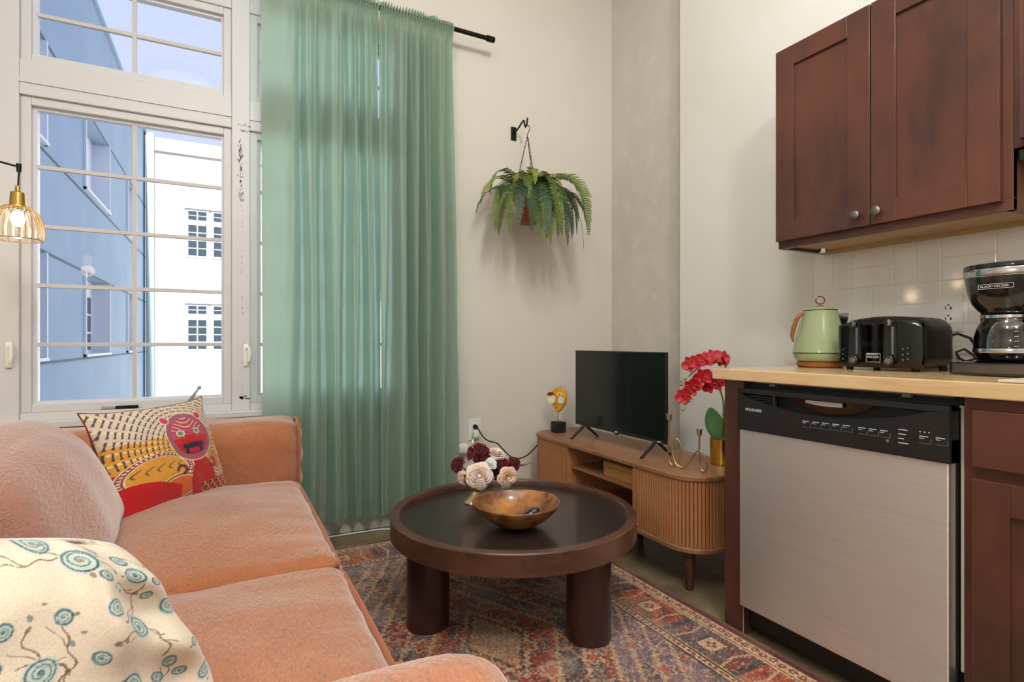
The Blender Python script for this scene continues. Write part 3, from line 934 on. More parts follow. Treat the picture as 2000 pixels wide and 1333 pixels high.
cm.location.y += .042

# ------------------------------------------------------------------ media console
SX0, SX1, SY0, SY1 = 1.60, 2.00, 1.55, 2.87
RC = .14
def console_outline(x0, x1, y0, y1, rf, rb=.02, k=10):
    pts = []
    for (cx, cy, a0, r) in ((x1 - rb, y1 - rb, 0, rb), (x0 + rf, y1 - rf, 90, rf), (x0 + rf, y0 + rf, 180, rf), (x1 - rb, y0 + rb, 270, rb)):
        kk = k if r > .05 else 3
        for i in range(kk + 1):
            a = math.radians(a0 + 90 * i / kk)
            pts.append((cx + r * math.cos(a), cy + r * math.sin(a)))
    return pts
cs = thing('tv_console', 'walnut media console with rounded ends and slatted tambour doors', 'tv stand', (1.8, 2.2, 0))
MB().prism(console_outline(SX0, SX1, SY0, SY1, RC), .451, .475, 'z', True).build('top', M['walnut'], cs, bevel=.006, seg=3)
MB().prism(console_outline(SX0, SX1, SY0, SY1, RC), .165, .187, 'z', True).build('bottom', M['walnut'], cs, bevel=.005, seg=3)
for (a, b) in ((1.897, 1.924), (2.450, 2.477)):
    MB().box(SX0 + .008, SX1 - .02, a, b, .187, .451).build('divider', M['walnut_v'], cs, bevel=.001)
MB().box(SX0 + .03, SX1 - .02, 1.924, 2.450, .338, .354).build('shelf', M['walnut'], cs, bevel=.001)
MB().box(SX1 - .020, SX1 - .008, SY0 + .03, SY1 - .03, .187, .451).build('back_panel', M['walnut'], cs)
# tambour: slats follow the plan outline
def tambour(pathfn, length, name):
    pitch = .0152
    k = int(length / pitch)
    d = None
    sl = MB(); w = pitch / 2 - .0011
    sl.prism([(-w, 0), (-w, .003), (-w * .55, .0062), (w * .55, .0062), (w, .003), (w, 0)], .188, .450, 'z')
    first = None
    # backing board
    mbk = MB(); pts = [pathfn(s) for s in np.linspace(0, length, 40)]
    A = [(p[0] - nn[0] * .0006, p[1] - nn[1] * .0006) for (p, nn) in pts]; B = [(p[0] - nn[0] * .008, p[1] - nn[1] * .008) for (p, nn) in pts]
    for i in range(39):
        q = [A[i], A[i + 1], B[i + 1], B[i]]
        mbk.prism(q, .188, .4505, 'z')
    dr = mbk.build(name, M['walnut_leg'], cs)
    for i in range(k):
        p, nn = pathfn((i + .5) * pitch)
        ang = math.atan2(nn[1], nn[0]) - math.pi / 2
        if first is None:
            first = sl.build('slat', M['walnut_v'], dr, world=False)
            o = first
        else:
            o = link_copy(first, dr)
        o.location = Vector((p[0], p[1], 0)) - wloc(dr)
        o.rotation_euler = (0, 0, ang)
    return dr
ins = .012
def right_path(s):
    x0 = SX0 + ins; y_start = 1.895; yc_ = SY0 + RC; r = RC - ins
    l1 = y_start - yc_; l2 = r * math.pi / 2
    if s < l1: return (x0, y_start - s), (-1, 0)
    if s < l1 + l2:
        a = math.pi + (s - l1) / r
        return (SX0 + RC + r * math.cos(a), yc_ + r * math.sin(a)), (math.cos(a), math.sin(a))
    return (SX0 + RC + (s - l1 - l2), SY0 + ins), (0, -1)
def left_path(s):
    x0 = SX0 + ins; y_start = 2.479; yc_ = SY1 - RC; r = RC - ins
    l1 = yc_ - y_start; l2 = r * math.pi / 2
    if s < l1: return (x0, y_start + s), (-1, 0)
    if s < l1 + l2:
        a = math.pi - (s - l1) / r
        return (SX0 + RC + r * math.cos(a), yc_ + r * math.sin(a)), (math.cos(a), math.sin(a))
    return (SX0 + RC + (s - l1 - l2), SY1 - ins), (0, 1)
tr = tambour(right_path, .205 + .20 + .25, 'tambour_door')
tl = tambour(left_path, .251 + .20 + .25, 'tambour_door')
mb = MB(); mb.ball((SX0 + .004, 2.487, .428), .005, 10, 8); mb.build('door_pull', M['brass'], tl)
mb = MB(); mb.ball((SX0 + .002, 1.885, .205), .005, 10, 8); mb.build('door_pull', M['chrome'], tr)
for (lx_, ly_) in ((1.642 + .03, 1.645), (1.93, 1.645), (1.672, 2.78), (1.93, 2.78), (1.90, 2.21)):
    MB().lathe([(.015, 0), (.0165, .002), (.024, .150), (.024, .166)], 20, (lx_, ly_, 0.0005)).build('leg', M['walnut_leg'], cs)
# storage box on the shelf
bx = thing('storage_box', 'tan lidded storage box on the console shelf', 'box', (1.72, 2.08, .3545))
mb = MB(); mb.prism(rounded_rect(1.645, 1.80, 1.952, 2.205, .03), .3545, .402, 'z', True); mb.build('body', M['tan_box'], bx, bevel=.002)
mb = MB(); mb.prism(rounded_rect(1.643, 1.802, 1.950, 2.207, .032), .4025, .424, 'z', True); mb.build('lid', M['tan_box'], bx, bevel=.004)

# ------------------------------------------------------------------ television
tv_ = thing('television', 'flat black television on two splayed feet', 'television', (1.77, 2.23, .4755))
TX, TY0, TY1, TZ0_, TZ1_ = 1.755, 1.872, 2.592, .545, .962
MB().box(TX, TX + .018, TY0, TY1, TZ0_, TZ1_).build('panel', M['black_plastic'], tv_, bevel=.002)
mb = MB(); rbox(mb, (TX + .035, (TY0 + TY1) / 2, TZ0_ + .17), (.045, .60, .28), .015, 6); mb.build('rear_housing', M['black_plastic'], tv_)
scr = mat('tv_screen', srgb(14, 14, 14), .10, spec=.55)
MB().box(TX - .0012, TX - .0001, TY0 + .006, TY1 - .006, TZ0_ + .018, TZ1_ - .006).build('screen', scr, tv_)
mb = MB(); mb.box(TX - .0014, TX - .0002, 2.215, 2.235, TZ0_ + .004, TZ0_ + .010); mb.build('brand_mark', M['print'], tv_)
mb = MB(); mb.box(TX - .0014, TX - .0002, 1.90, 1.925, TZ0_ + .003, TZ0_ + .008); mb.build('sticker', M['print'], tv_)
MB().box(TX - .004, TX + .01, 2.218, 2.232, TZ0_ - .008, TZ0_ - .0001).build('sensor', M['gloss_black'], tv_)
for yy in (1.945, 2.515):
    mb = MB()
    mb.tube([(TX + .012, yy, TZ0_ + .008), (TX - .02, yy, TZ0_ - .022), (TX - .075, yy, .4815), (TX - .082, yy, .4805)], [.010, .008, .006, .005], 8)
    mb.tube([(TX + .012, yy, TZ0_ + .008), (TX + .045, yy, TZ0_ - .022), (TX + .095, yy, .4815), (TX + .102, yy, .4805)], [.010, .008, .006, .005], 8)
    mb.build('foot', M['black_plastic'], tv_)

# ------------------------------------------------------------------ face sculpture
fs_ = thing('face_sculpture', 'small yellow abstract face sculpture on a black cube base', 'sculpture', (1.745, 2.755, .4755))
fx, fy, fz = 1.745, 2.755, .4755
ev = Vector((.42, -.91, 0)).normalized()   # across the face
nv = Vector((-.91, -.42, 0))               # face looks into the room
def fpnt(a, b, d=0): return Vector((fx, fy, 0)) + ev * a + nv * d + Vector((0, 0, b))
def fprism(mb, pts, d0, d1):
    n_ = len(pts); o = len(mb.v)
    mb.v += [tuple(fpnt(a, b, d0)) for a, b in pts] + [tuple(fpnt(a, b, d1)) for a, b in pts]
    mb.f.append(tuple(o + i for i in range(n_))); mb.f.append(tuple(o + n_ + i for i in range(n_))[::-1])
    for i in range(n_): mb.f.append((o + i, o + (i + 1) % n_, o + n_ + (i + 1) % n_, o + n_ + i))
    mb.smooth += [False] * (n_ + 2)
    return mb
mb = MB(); mb.box(fx - .033, fx + .033, fy - .033, fy + .033, fz, fz + .062); mb.build('base', M['black_matte'], fs_, bevel=.003)
MB().cyl((fx, fy, fz + .062), (fx, fy, .60), .0025, None, 8).build('rod', M['gold'], fs_)
M['yellow'] = mat('ochre_paint', srgb(222, 158, 34), .45)
head = [(-.040, .715), (-.018, .738), (.012, .742), (.045, .722), (.055, .690), (.050, .650), (.020, .610), (.002, .593), (-.012, .596), (-.034, .628), (-.045, .668)]
hf = fprism(MB(), head, -.012, .012).build('head', M['yellow'], fs_, bevel=.004)
def disc(cx, cz, r, sx=1.0, k=20): return [(cx + r * sx * math.cos(2 * math.pi * i / k), cz + r * math.sin(2 * math.pi * i / k)) for i in range(k)]
fprism(MB(), disc(-.038, .668, .027), .0121, .022).build('cheek', mat('cream_paint', srgb(240, 228, 205), .5), fs_, bevel=.003)
fprism(MB(), disc(.026, .667, .021), .0121, .020).build('cheek', mat('pale_blue_paint', srgb(205, 222, 235), .5), fs_, bevel=.003)
fprism(MB(), [(-.066, .698), (-.05, .712), (-.026, .712), (-.016, .703), (-.03, .694), (-.055, .690)], .0225, .027).build('eyebrow', mat('maroon_paint', srgb(120, 36, 34), .5), fs_)
fprism(MB(), disc(.018, .701, .012, 1.8), .0121, .016).build('eye', mat('cream_paint_b', srgb(238, 214, 170), .5), fs_)
fprism(MB(), disc(.020, .701, .006), .0161, .018).build('pupil', mat('red_paint', srgb(170, 60, 40), .5), fs_)
mb = MB(); mb.tube([fpnt(-.006, .705, .013), fpnt(-.010, .67, .018), fpnt(-.008, .648, .022), fpnt(.002, .645, .014)], [.003, .004, .005, .003], 8); mb.build('nose', M['yellow'], fs_)
fprism(MB(), disc(-.004, .622, .005, 1.6, 12), .0121, .016).build('mouth', mat('rust_paint', srgb(186, 110, 30), .5), fs_)

# ------------------------------------------------------------------ wire candle holder
ch_ = thing('candle_holder', 'looping gold wire candle holder with two cups on the console', 'candle holder', (1.70, 1.72, .4755))
c0 = Vector((1.690, 1.766, .4755)); c1 = Vector((1.718, 1.628, .4755))
dv = (c1 - c0).normalized()
def cpt(s, z, off=0): return c0 + dv * s + Vector((dv.y, -dv.x, 0)) * off + Vector((0, 0, z))
path = [cpt(-.012, .195), cpt(-.014, .12), cpt(-.018, .06), cpt(-.012, .02), cpt(.008, .004), cpt(.030, .022), cpt(.044, .062), cpt(.044, .10), cpt(.028, .124, .006), cpt(.012, .105, .01), cpt(.012, .06, .012), cpt(.026, .022, .01), cpt(.044, .008, .008), cpt(.066, .008, .004), cpt(.090, .036), cpt(.115, .075), cpt(.135, .088), cpt(.152, .07, -.004), cpt(.164, .035, -.006), cpt(.157, .008, -.006), cpt(.143, .006, -.006), cpt(.132, .03, -.006), cpt(.131, .085, -.003), cpt(.133, .148)]
def smooth_path(p, k=6):
    out = []
    n_ = len(p)
    for i in range(n_ - 1):
        a = p[max(i - 1, 0)]; b = p[i]; c = p[i + 1]; d = p[min(i + 2, n_ - 1)]
        for j in range(k):
            t = j / k
            out.append(0.5 * ((2 * b) + (-a + c) * t + (2 * a - 5 * b + 4 * c - d) * t * t + (-a + 3 * b - 3 * c + d) * t ** 3))
    out.append(p[-1])
    return out
MB().tube(smooth_path(path), .0036, 8).build('wire', M['gold_satin'], ch_)
for (p, z) in ((path[0], 0), (path[-1], 0)):
    MB().lathe([(.004, 0), (.0105, .003), (.0115, .026), (.0150, .0265), (.0150, .028), (.0105, .0275), (.0095, .006), (1e-6, .005)], 20, tuple(p)).build('candle_cup', M['gold_satin'], ch_)

# ------------------------------------------------------------------ orchid
oc = thing('potted_orchid', 'red artificial orchid in a shiny gold pot at the console end', 'plant', (1.925, 1.705, .4755))
ox, oy, oz = 1.925, 1.705, .4755
MB().lathe([(.046, 0), (.049, .002), (.051, .108), (.0515, .110), (.048, .110), (.047, .095), (1e-6, .094)], 40, (ox, oy, oz)).build('pot', M['gold'], oc)
mb = MB(); random.seed(2)
for i in range(40):
    a = random.random() * 6.28; r_ = random.random() * .042
    mb.ball((ox + r_ * math.cos(a), oy + r_ * math.sin(a), oz + .098 + random.random() * .01), .009, 6, 4)
ms = mb.build('moss', mat('moss', srgb(92, 80, 48), .9), oc); ms['kind'] = 'stuff'
M['leaf_dk'] = mottle(mat('orchid_leaf', srgb(70, 118, 66), .4), srgb(88, 138, 84), 6, 3)
def leaf(base, direc, length, width, droop, mat_, parent, up=Vector((0, 0, 1)), name='leaf', fold=.15):
    d = Vector(direc).normalized(); side = d.cross(up).normalized(); nrm = side.cross(d)
    nu, nv_ = 13, 7
    X = np.zeros((nu, nv_)); Y = X.copy(); Z = X.copy()
    for i in range(nu):
        t = i / (nu - 1)
        w = width * (math.sin(math.pi * (t * .93 + .05)) ** .65)
        c = Vector(base) + d * length * t + Vector((0, 0, -droop * t * t))
        for j in range(nv_):
            s = (j / (nv_ - 1) * 2 - 1)
            p = c + side * w * s + nrm * (fold * w * abs(s))
            X[i, j], Y[i, j], Z[i, j] = p
    o = MB().grid(X, Y, Z).build(name, mat_, parent)
    o.modifiers.new('s', 'SOLIDIFY').thickness = .0015
    return o
leaf((ox - .005, oy + .01, oz + .100), (-.25, .12, 1), .150, .040, 0.0, M['leaf_dk'], oc, Vector((-.75, -.45, .3)), fold=.12)
leaf((ox + .01, oy - .01, oz + .100), (.15, -.25, 1), .135, .034, 0.0, M['leaf_dk'], oc, Vector((-.8, -.4, .3)))
leaf((ox + .01, oy + .0, oz + .100), (.5, .45, .8), .11, .030, .03, M['leaf_dk'], oc, Vector((-.5, .5, .6)))
M['stem'] = mat('orchid_stem', srgb(106, 108, 60), .5)
M['petal'] = mottle(mat('orchid_petal', srgb(186, 12, 26), .5, sheen=.2), srgb(150, 8, 20), 14, 2)
M['lip'] = mat('orchid_lip', srgb(150, 10, 20), .5)
# project helper: world point on a pixel ray at forward depth d
def px(x, y, d):
    u = (x - 1000) / 1070.0; v = (670 - y) / 1070.0
    s, c = math.sin(YAW), math.cos(YAW)
    return Vector(((s + c * u) * d, (c - s * u) * d, H + v * d))
st1 = [Vector((ox, oy, oz + .10)), px(1413, 800, 2.34), px(1409, 770, 2.32), px(1396, 748, 2.30), px(1372, 744, 2.27), px(1348, 758, 2.25), px(1334, 790, 2.24)]
st2 = [Vector((ox + .005, oy, oz + .10)), px(1416, 790, 2.36), px(1420, 745, 2.35), px(1416, 715, 2.33), px(1395, 704, 2.31), px(1372, 712, 2.29), px(1346, 735, 2.27)]
for st in (st1, st2):
    MB().tube(smooth_path(st), .0032, 8).build('stem', M['stem'], oc)
def petal_mesh(l, w, cup, bend, nu=8, nv_=7, p=.6):
    X = np.zeros((nu, nv_)); Y = X.copy(); Z = X.copy()
    for i in range(nu):
        t = i / (nu - 1)
        ww = w * (math.sin(math.pi * (t * .90 + .06)) ** p)
        for j in range(nv_):
            s = j / (nv_ - 1) * 2 - 1
            X[i, j] = l * t; Y[i, j] = ww * s; Z[i, j] = -cup * (s * s) * ww + bend * t * t
    return MB().grid(X, Y, Z)
def axes(nrm, roll=0.0):
    z = Vector(nrm).normalized()
    x = z.orthogonal().normalized(); 
    up = Vector((0, 0, 1)); x = (up - z * up.dot(z))
    x = x.normalized() if x.length > .05 else z.orthogonal().normalized()
    y = z.cross(x)
    Mx = Matrix((x, y, z)).transposed()
    return Mx @ Matrix.Rotation(roll, 3, 'Z')
def solid(o, t=.001):
    o.modifiers.new('s', 'SOLIDIFY').thickness = t; return o
orch_p = None
def orchid_flower(c, nrm, size, roll=0.0):
    global orch_p
    R = axes(nrm, roll)
    mb = MB(); mb.ball((0, 0, .004), .006, 10, 6); 
    f = mb.build('flower', M['lip'], oc, world=False)
    f.matrix_local = Matrix.Translation(Vector(c) - wloc(oc)) @ R.to_4x4() @ Matrix.Scale(size / .045, 4)
    for (ang, l, w) in ((0, .042, .014), (72, .045, .025), (144, .040, .014), (216, .040, .014), (288, .045, .025)):
        key = l
        p_ = solid(petal_mesh(l, w, -.25, .012).build('petal', M['petal'], f, world=False), .0008)
        p_.rotation_euler = (0, 0, math.radians(ang))
    l_ = solid(petal_mesh(.018, .009, .6, -.004).build('lip', M['lip'], f, world=False)); l_.rotation_euler = (0, -.6, math.pi); l_.location = (0, 0, .006)
    return f
for (x_, y_, d_, nr, s_) in [(1350, 712, 2.27, (-.8, -.5, .1), .042), (1362, 708, 2.26, (-.6, -.7, .2), .040), (1378, 705, 2.29, (-.6, -.7, .5), .044), (1393, 700, 2.30, (-.4, -.8, .5), .044), (1408, 704, 2.32, (-.3, -.9, .3), .042),
                             (1372, 738, 2.25, (-.6, -.8, .0), .046), (1386, 752, 2.27, (-.4, -.9, -.2), .042), (1403, 748, 2.29, (-.2, -1, -.1), .040), (1352, 757, 2.24, (-.7, -.7, -.1), .044), (1336, 774, 2.23, (-.8, -.6, 0), .040), (1414, 700, 2.33, (.3, -.9, .4), .036)]:
    orchid_flower(px(x_, y_, d_), nr, s_ * .92, random.random())
for (x_, y_, d_) in [(1337, 741, 2.25), (1331, 752, 2.25), (1340, 789, 2.23), (1333, 801, 2.23), (1344, 784, 2.24), (1329, 745, 2.26)]:
    mb = MB(); c = px(x_, y_, d_); mb.ball(tuple(c), .0055, 8, 6, (1.6, 1, 1)); mb.tube([c, c + Vector((.012, -.012, .01)), px(x_ + 12, y_ - 2, d_)], .0012, 5); mb.build('bud', mat('bud', srgb(128, 140, 72), .5) if 'bud' not in M else M['bud'], oc)

# ------------------------------------------------------------------ rug
def rug_colors(X, Y, W, Lg):
    """X across from the left edge, Y along; returns linear rgb"""
    rng = np.random.default_rng(3)
    def lin(r, g, b): return np.array(srgb(r, g, b)[:3])
    red, rust, navy, slate, cream, brown, teal = lin(132, 52, 44), lin(176, 88, 50), lin(50, 52, 62), lin(92, 92, 96), lin(196, 164, 128), lin(92, 56, 48), lin(108, 128, 148)
    e = np.minimum(np.minimum(X, W - X), np.minimum(Y, Lg - Y))
    hx = ((X - W / 2)); hy = ((Y - Lg / 2))
    s = np.where(np.minimum(X, W - X) < np.minimum(Y, Lg - Y), Y, X)      # running coordinate along the border
    C = np.zeros(X.shape + (3,)) + brown
    def put(mask, col, a=1.0):
        m_ = (mask.astype(float) * a)[..., None]
        C[:] = C * (1 - m_) + col * m_
    # smooth value noise
    def vn(sc, seed, ax=1.0):
        r = np.random.default_rng(seed); n_ = 160
        g = r.random((n_, n_))
        u = (X * sc) % (n_ - 1); v = (Y * sc * ax) % (n_ - 1)
        i = u.astype(int); j = v.astype(int); fu = u - i; fv = v - j
        fu = fu * fu * (3 - 2 * fu); fv = fv * fv * (3 - 2 * fv)
        return (g[i, j] * (1 - fu) * (1 - fv) + g[i + 1, j] * fu * (1 - fv) + g[i, j + 1] * (1 - fu) * fv + g[i + 1, j + 1] * fu * fv)
    # symmetric versions for woven ornament
    def sym(sc, seed):
        r = np.random.default_rng(seed); n_ = 200
        g = r.random((n_, n_))
        ax_, ay_ = np.abs(hx), np.abs(hy)
        i = (ax_ * sc).astype(int) % n_; j = (ay_ * sc).astype(int) % n_
        return g[i, j]
    field = e > .265
    # field: two-tone ornament with a stepped medallion
    put(field, brown)
    s1 = sym(170, 1); s2 = sym(95, 2); s3 = sym(230, 5)
    n1, n2, n3 = vn(26, 7), vn(60, 8), vn(7, 11)
    put(field & (n1 > .52), red, .85)
    put(field & (n1 < .34), slate, .7)
    put(field & (n2 > .70), rust, .6)
    put(field & (s2 > .84), navy, .75)
    put(field & (s1 > .82), cream, .55)
    q = np.abs(hx) / .33 + np.abs(hy) / .62
    st = np.floor(q * 16) / 16
    qq = np.abs(np.round(hx / .012) * .012) / .33 + np.abs(np.round(hy / .012) * .012) / .62
    for k, (lv, col) in enumerate(((1.0, cream), (.93, navy), (.70, cream), (.64, rust), (.36, cream), (.31, navy))):
        put(field & (np.abs(qq - lv) < .022), col, .6)
    put(field & (qq < .93) & (qq > .73) & (n2 > .4), slate, .6)
    put(field & (qq < .62) & (qq > .39) & (n2 > .45), red, .7)
    put(field & (qq < .28), cream, .45)
    # corner spandrels
    put(field & (qq > 1.35) & (n1 > .45), teal, .4)
    for sd_, sc_2, a_2 in ((41, 22, .5), (42, 38, .4), (43, 30, .35)):
        put(field & (np.abs(vn(sc_2, sd_) - .5) < .03), cream, a_2)
    for k in range(4):
        put(field & (np.abs(qq - 1.32 - k * .22) < .022), cream, .7)
    # scattered rosettes in the field
    gx, gy = np.abs(hx) % .155 - .0775, np.abs(hy) % .155 - .0775
    rr = np.hypot(gx, gy); th_ = np.arctan2(gy, gx)
    put(field & (np.abs(rr - .030 - .007 * np.cos(6 * th_)) < .0042), cream, .8)
    put(field & (rr < .016 + .004 * np.cos(8 * th_)), rust, .8)
    # border system
    def band(a, b, col, al=1.0): put((e >= a) & (e < b), col, al)
    band(0, .012, lin(120, 74, 62)); band(.012, .034, lin(90, 44, 44))
    band(.034, .074, cream)
    t = (s % .034) / .034
    inb = (e >= .034) & (e < .074)
    put(inb & (np.hypot((t - .5) * .034, e - .054) < .011), red); put(inb & (np.hypot((t - .5) * .034, e - .054) < .005), cream)
    put(inb & (np.abs(e - .054 - .014 * np.sin(2 * math.pi * s / .068)) < .0024), navy, .8)
    band(.074, .080, navy); band(.080, .086, cream)
    band(.086, .222, lin(118, 62, 50))
    mb_ = (e >= .086) & (e < .222)
    per = .30
    tt = (s % per) - per / 2; ee = e - .154
    alt = (np.floor(s / per) % 2) < 1
    put(mb_ & alt & (n1 > .35), slate, .7); put(mb_ & ~alt & (n1 > .3), rust, .75)
    put(mb_ & (np.abs(np.abs(tt) - per / 2) < .012), navy, .9)
    put(mb_ & (np.abs(np.abs(tt) - .085 - .25 * np.abs(ee)) < .005), cream, .8)
    box_ = np.maximum(np.abs(tt), np.abs(ee))
    put(mb_ & (box_ < .040), navy, .8); put(mb_ & (box_ < .034), cream); put(mb_ & (np.hypot(tt, ee) < .017 + .006 * np.cos(4 * np.arctan2(ee, tt))), red); put(mb_ & (np.hypot(tt, ee) < .006), cream)
    put(mb_ & (np.abs(np.abs(tt) - .115) < .014) & (np.abs(ee) < .045) & (s1 > .35), red, .8)
    put(mb_ & (s1 > .86), cream, .6); put(mb_ & (s3 > .8), navy, .5)
    band(.222, .228, cream); band(.228, .234, navy)
    band(.234, .258, cream)
    inb = (e >= .234) & (e < .258)
    t2 = (s % .022) / .022
    put(inb & (np.hypot((t2 - .5) * .022, e - .246) < .0065), red); put(inb & (s1 > .75), brown, .6)
    band(.258, .265, navy)
    # woven grain and wear
    g = rng.normal(0, 1, X.shape)
    C *= (1 + .26 * g)[..., None]
    wear = np.clip((vn(9, 21) - .45) * 2.2, 0, 1)[..., None] * .32
    C[:] = C * (1 - wear) + lin(150, 132, 118) * wear
    C *= (.78 + .42 * vn(3.1, 30))[..., None]
    return np.clip(C, .006, 1)
RX0, RX1, RY0, RY1 = .02, 1.572, .55, 2.755
nx_, ny_ = 400, 560
gx_, gy_ = np.meshgrid(np.linspace(0, RX1 - RX0, nx_), np.linspace(0, RY1 - RY0, ny_), indexing='ij')
cc = rug_colors(gx_, gy_, RX1 - RX0, RY1 - RY0)
ru = thing('area_rug', 'faded red and blue oriental rug under the coffee table', 'rug', (RX0, RY0, 0))
M['rug'] = bump(vcol(mat('rug_wool', (1, 1, 1, 1), .95, spec=.1, sheen=.25)), 260, .5, .002, (1, 1, 1), 2)
MB().grid(gx_ + RX0, gy_ + RY0, np.zeros_like(gx_) + .009).build('pile', M['rug'], ru, colors=cc.reshape(-1, 3), fix=False)
MB().box(RX0, RX1, RY0, RY1, .0005, .0085).build('backing', mat('rug_backing', srgb(110, 78, 66), .95), ru)
ru.rotation_euler = (0, 0, 0)

# ------------------------------------------------------------------ coffee table
TC = Vector((.953, 1.82, 0))
tb = thing('coffee_table', 'round dark espresso coffee table with a raised rim and thick cylindrical legs', 'table', TC)
R_ = .452
MB().lathe([(.398, .312), (R_ - .004, .312), (R_, .316), (R_, .382), (R_ - .004, .386), (R_ - .030, .386), (R_ - .034, .382), (R_ - .036, .3605), (R_ - .05, .3605)], 96, TC, closed=False).build('rim', M['espresso'], tb)
MB().lathe([(1e-6, .338), (R_ - .036, .338), (R_ - .036, .3612), (1e-6, .3612)], 96, TC).build('top', M['espresso_top'], tb)
d1 = Vector((.133, -.296, 0)); d2 = Vector((-.323, .032, 0)); d3 = Vector((.19, .263, 0))
for d in (d1, d2, d3):
    p = TC + d
    MB().lathe([(.070, 0), (.0745, .004), (.0755, .02), (.0755, .34)], 40, (p.x, p.y, .0095)).build('leg', M['espresso_leg'], tb)
ZT_ = .3615

# wooden bowl
bc_ = Vector((.902, 1.70, ZT_))
mb = MB()
outer = [(.035, 0), (.060, .004), (.095, .022), (.125, .045), (.146, .068), (.157, .086)]
inner = [(.154, .0885), (.150, .087), (.138, .068), (.116, .046), (.085, .026), (.045, .013), (1e-6, .011)]
mb.lathe(outer + inner, 64, bc_, mod=lambda a, z: 1 + .012 * math.sin(3 * a + 1) + .008 * math.sin(5 * a))
bo = tag(mb.build('wooden_bowl', M['bowl']), 'mottled brown carved wooden bowl on the coffee table', 'bowl')
bo.modifiers.new('sub', 'SUBSURF').render_levels = 1
# trinket
tk = thing('beaded_trinket', 'dark blue speckled oval trinket lying in the wooden bowl', 'trinket', bc_ + Vector((.03, -.055, .02)))
M['trinket'] = mottle(mottle(mat('midnight', srgb(18, 18, 34), .2, coat=.5), srgb(52, 50, 130), 30, 2, .55, .62), srgb(214, 205, 190), 150, 1, .66, .68)
mb = MB()
def trf(P_, T, n): 
    P_ = P_.copy(); P_[:, 2] *= 1 - .35 * np.clip(-T[:, 0], 0, 1); P_[:, 1] *= 1 - .35 * np.clip(-T[:, 0], 0, 1); return P_
v, F = rbox_arr(.075, .036, .026, .0125, 8, trf)
rm = np.array(Matrix.Rotation(math.radians(-2), 3, 'Z') @ Matrix.Rotation(math.radians(-22), 3, 'Y'))
mb.add((v @ rm.T + np.array(bc_ + Vector((.038, -.028, .044)))).tolist(), F, True); mb.build('body', M['trinket'], tk)
mb = MB()
for k in range(7):
    c = bc_ + Vector((-.006 + .004 * (k % 2), -.018 + .0045 * k, .0235 + .002 * (k % 3))); mb.ball(tuple(c), .0045, 8, 6)
mb.build('bead_string', mat('amber_bead', srgb(150, 84, 30), .25), tk)

# ------------------------------------------------------------------ flowers in a gold compote
vc = Vector((.892, 2.028, ZT_))
va = thing('compote_vase', 'fluted gold pedestal vase holding the bouquet', 'vase', vc)
fl = lambda a, z: 1 + .045 * math.cos(16 * a)
MB().lathe([(.046, 0), (.047, .004), (.043, .010), (.030, .020), (.020, .034), (.016, .044)], 64, vc, mod=lambda a, z: 1 + .05 * math.cos(10 * a) * max(0, 1 - z / .03)).build('foot', mat('pale_gold', srgb(222, 200, 150), .32, .75), va)
MB().lathe([(.014, .0445), (.019, .046), (.019, .050), (.014, .054)], 32, vc).build('collar', M['gold'], va)
MB().lathe([(.012, .0545), (.030, .060), (.050, .074), (.062, .092), (.066, .112), (.066, .124), (.063, .124), (.060, .10), (.030, .075), (1e-6, .07)], 96, vc, mod=fl).build('bowl', M['gold'], va)
M['rose'] = mottle(mat('cream_rose', srgb(232, 208, 190), .6, sheen=.2), srgb(238, 220, 208), 30, 2)
M['rose_p'] = mottle(mat('peach_rose', srgb(230, 190, 162), .6, sheen=.2), srgb(238, 210, 190), 30, 2)
M['rose_w'] = mat('white_rose', srgb(232, 232, 232), .6, sheen=.2)
M['carn'] = mottle(mat('burgundy_carnation', srgb(128, 14, 30), .65, sheen=.2), srgb(92, 8, 24), 40, 2)
M['stem_g'] = mat('flower_stem', srgb(70, 84, 44), .6)
def rose(name, label, c, nrm, size, m_, layers=((3, .30, .34, 1.0), (3, .44, .42, .95), (4, .60, .42, .80), (5, .78, .55, .58), (6, .94, .66, .34), (5, 1.04, .66, .10)), seed=0, kindcat='flower'):
    random.seed(seed)
    t = thing(name, label, kindcat, c, 'flowers of the bouquet')
    R = axes(nrm, random.random())
    mb = MB(); mb.ball((0, 0, size * .30), size * .20, 12, 8, (1, 1, 1.4))
    core = mb.build('core', m_, t, world=False); core.matrix_local = R.to_4x4()
    for (k, rad, wd, lift) in layers:
        pm = None
        for i in range(k):
            ang = 2 * math.pi * (i + .5 * (k % 2)) / k + random.random() * .25
            if pm is None:
                # petal shell: part of a bowl
                nu, nv_ = 7, 7
                X = np.zeros((nu, nv_)); Y = X.copy(); Z = X.copy()
                for a in range(nu):
                    tt = a / (nu - 1)
                    for b in range(nv_):
                        s = b / (nv_ - 1) * 2 - 1
                        r_ = size * rad * (.25 + .75 * tt ** .7) * (1 - .12 * s * s)
                        phi = s * 1.22 * math.pi / max(k, 3) * (math.sin(math.pi * (tt * .58 + .24)) ** .6)
                        curl = .10 * size * rad * max(0, tt - .75) * 4
                        X[a, b] = (r_ + curl) * math.cos(phi); Y[a, b] = (r_ + curl) * math.sin(phi)
                        Z[a, b] = size * (lift * .62 * tt ** 1.25) - size * .10 * (1 - tt) - curl * 1.0 - size * .05 * s * s
                pm = solid(MB().grid(X, Y, Z).build('petal', m_, t, world=False), .0012); pp_ = pm
            else:
                pp_ = link_copy(pm, t)
            pp_.matrix_local = (R @ Matrix.Rotation(ang, 3, 'Z')).to_4x4()
    mb = MB(); mb.tube([Vector(c), Vector(c).lerp(vc + Vector((0, 0, .11)), .55) + Vector((0, 0, -.004)), vc + Vector((0, 0, .085))], .002, 6); mb.build('stem', M['stem_g'], t)
    return t
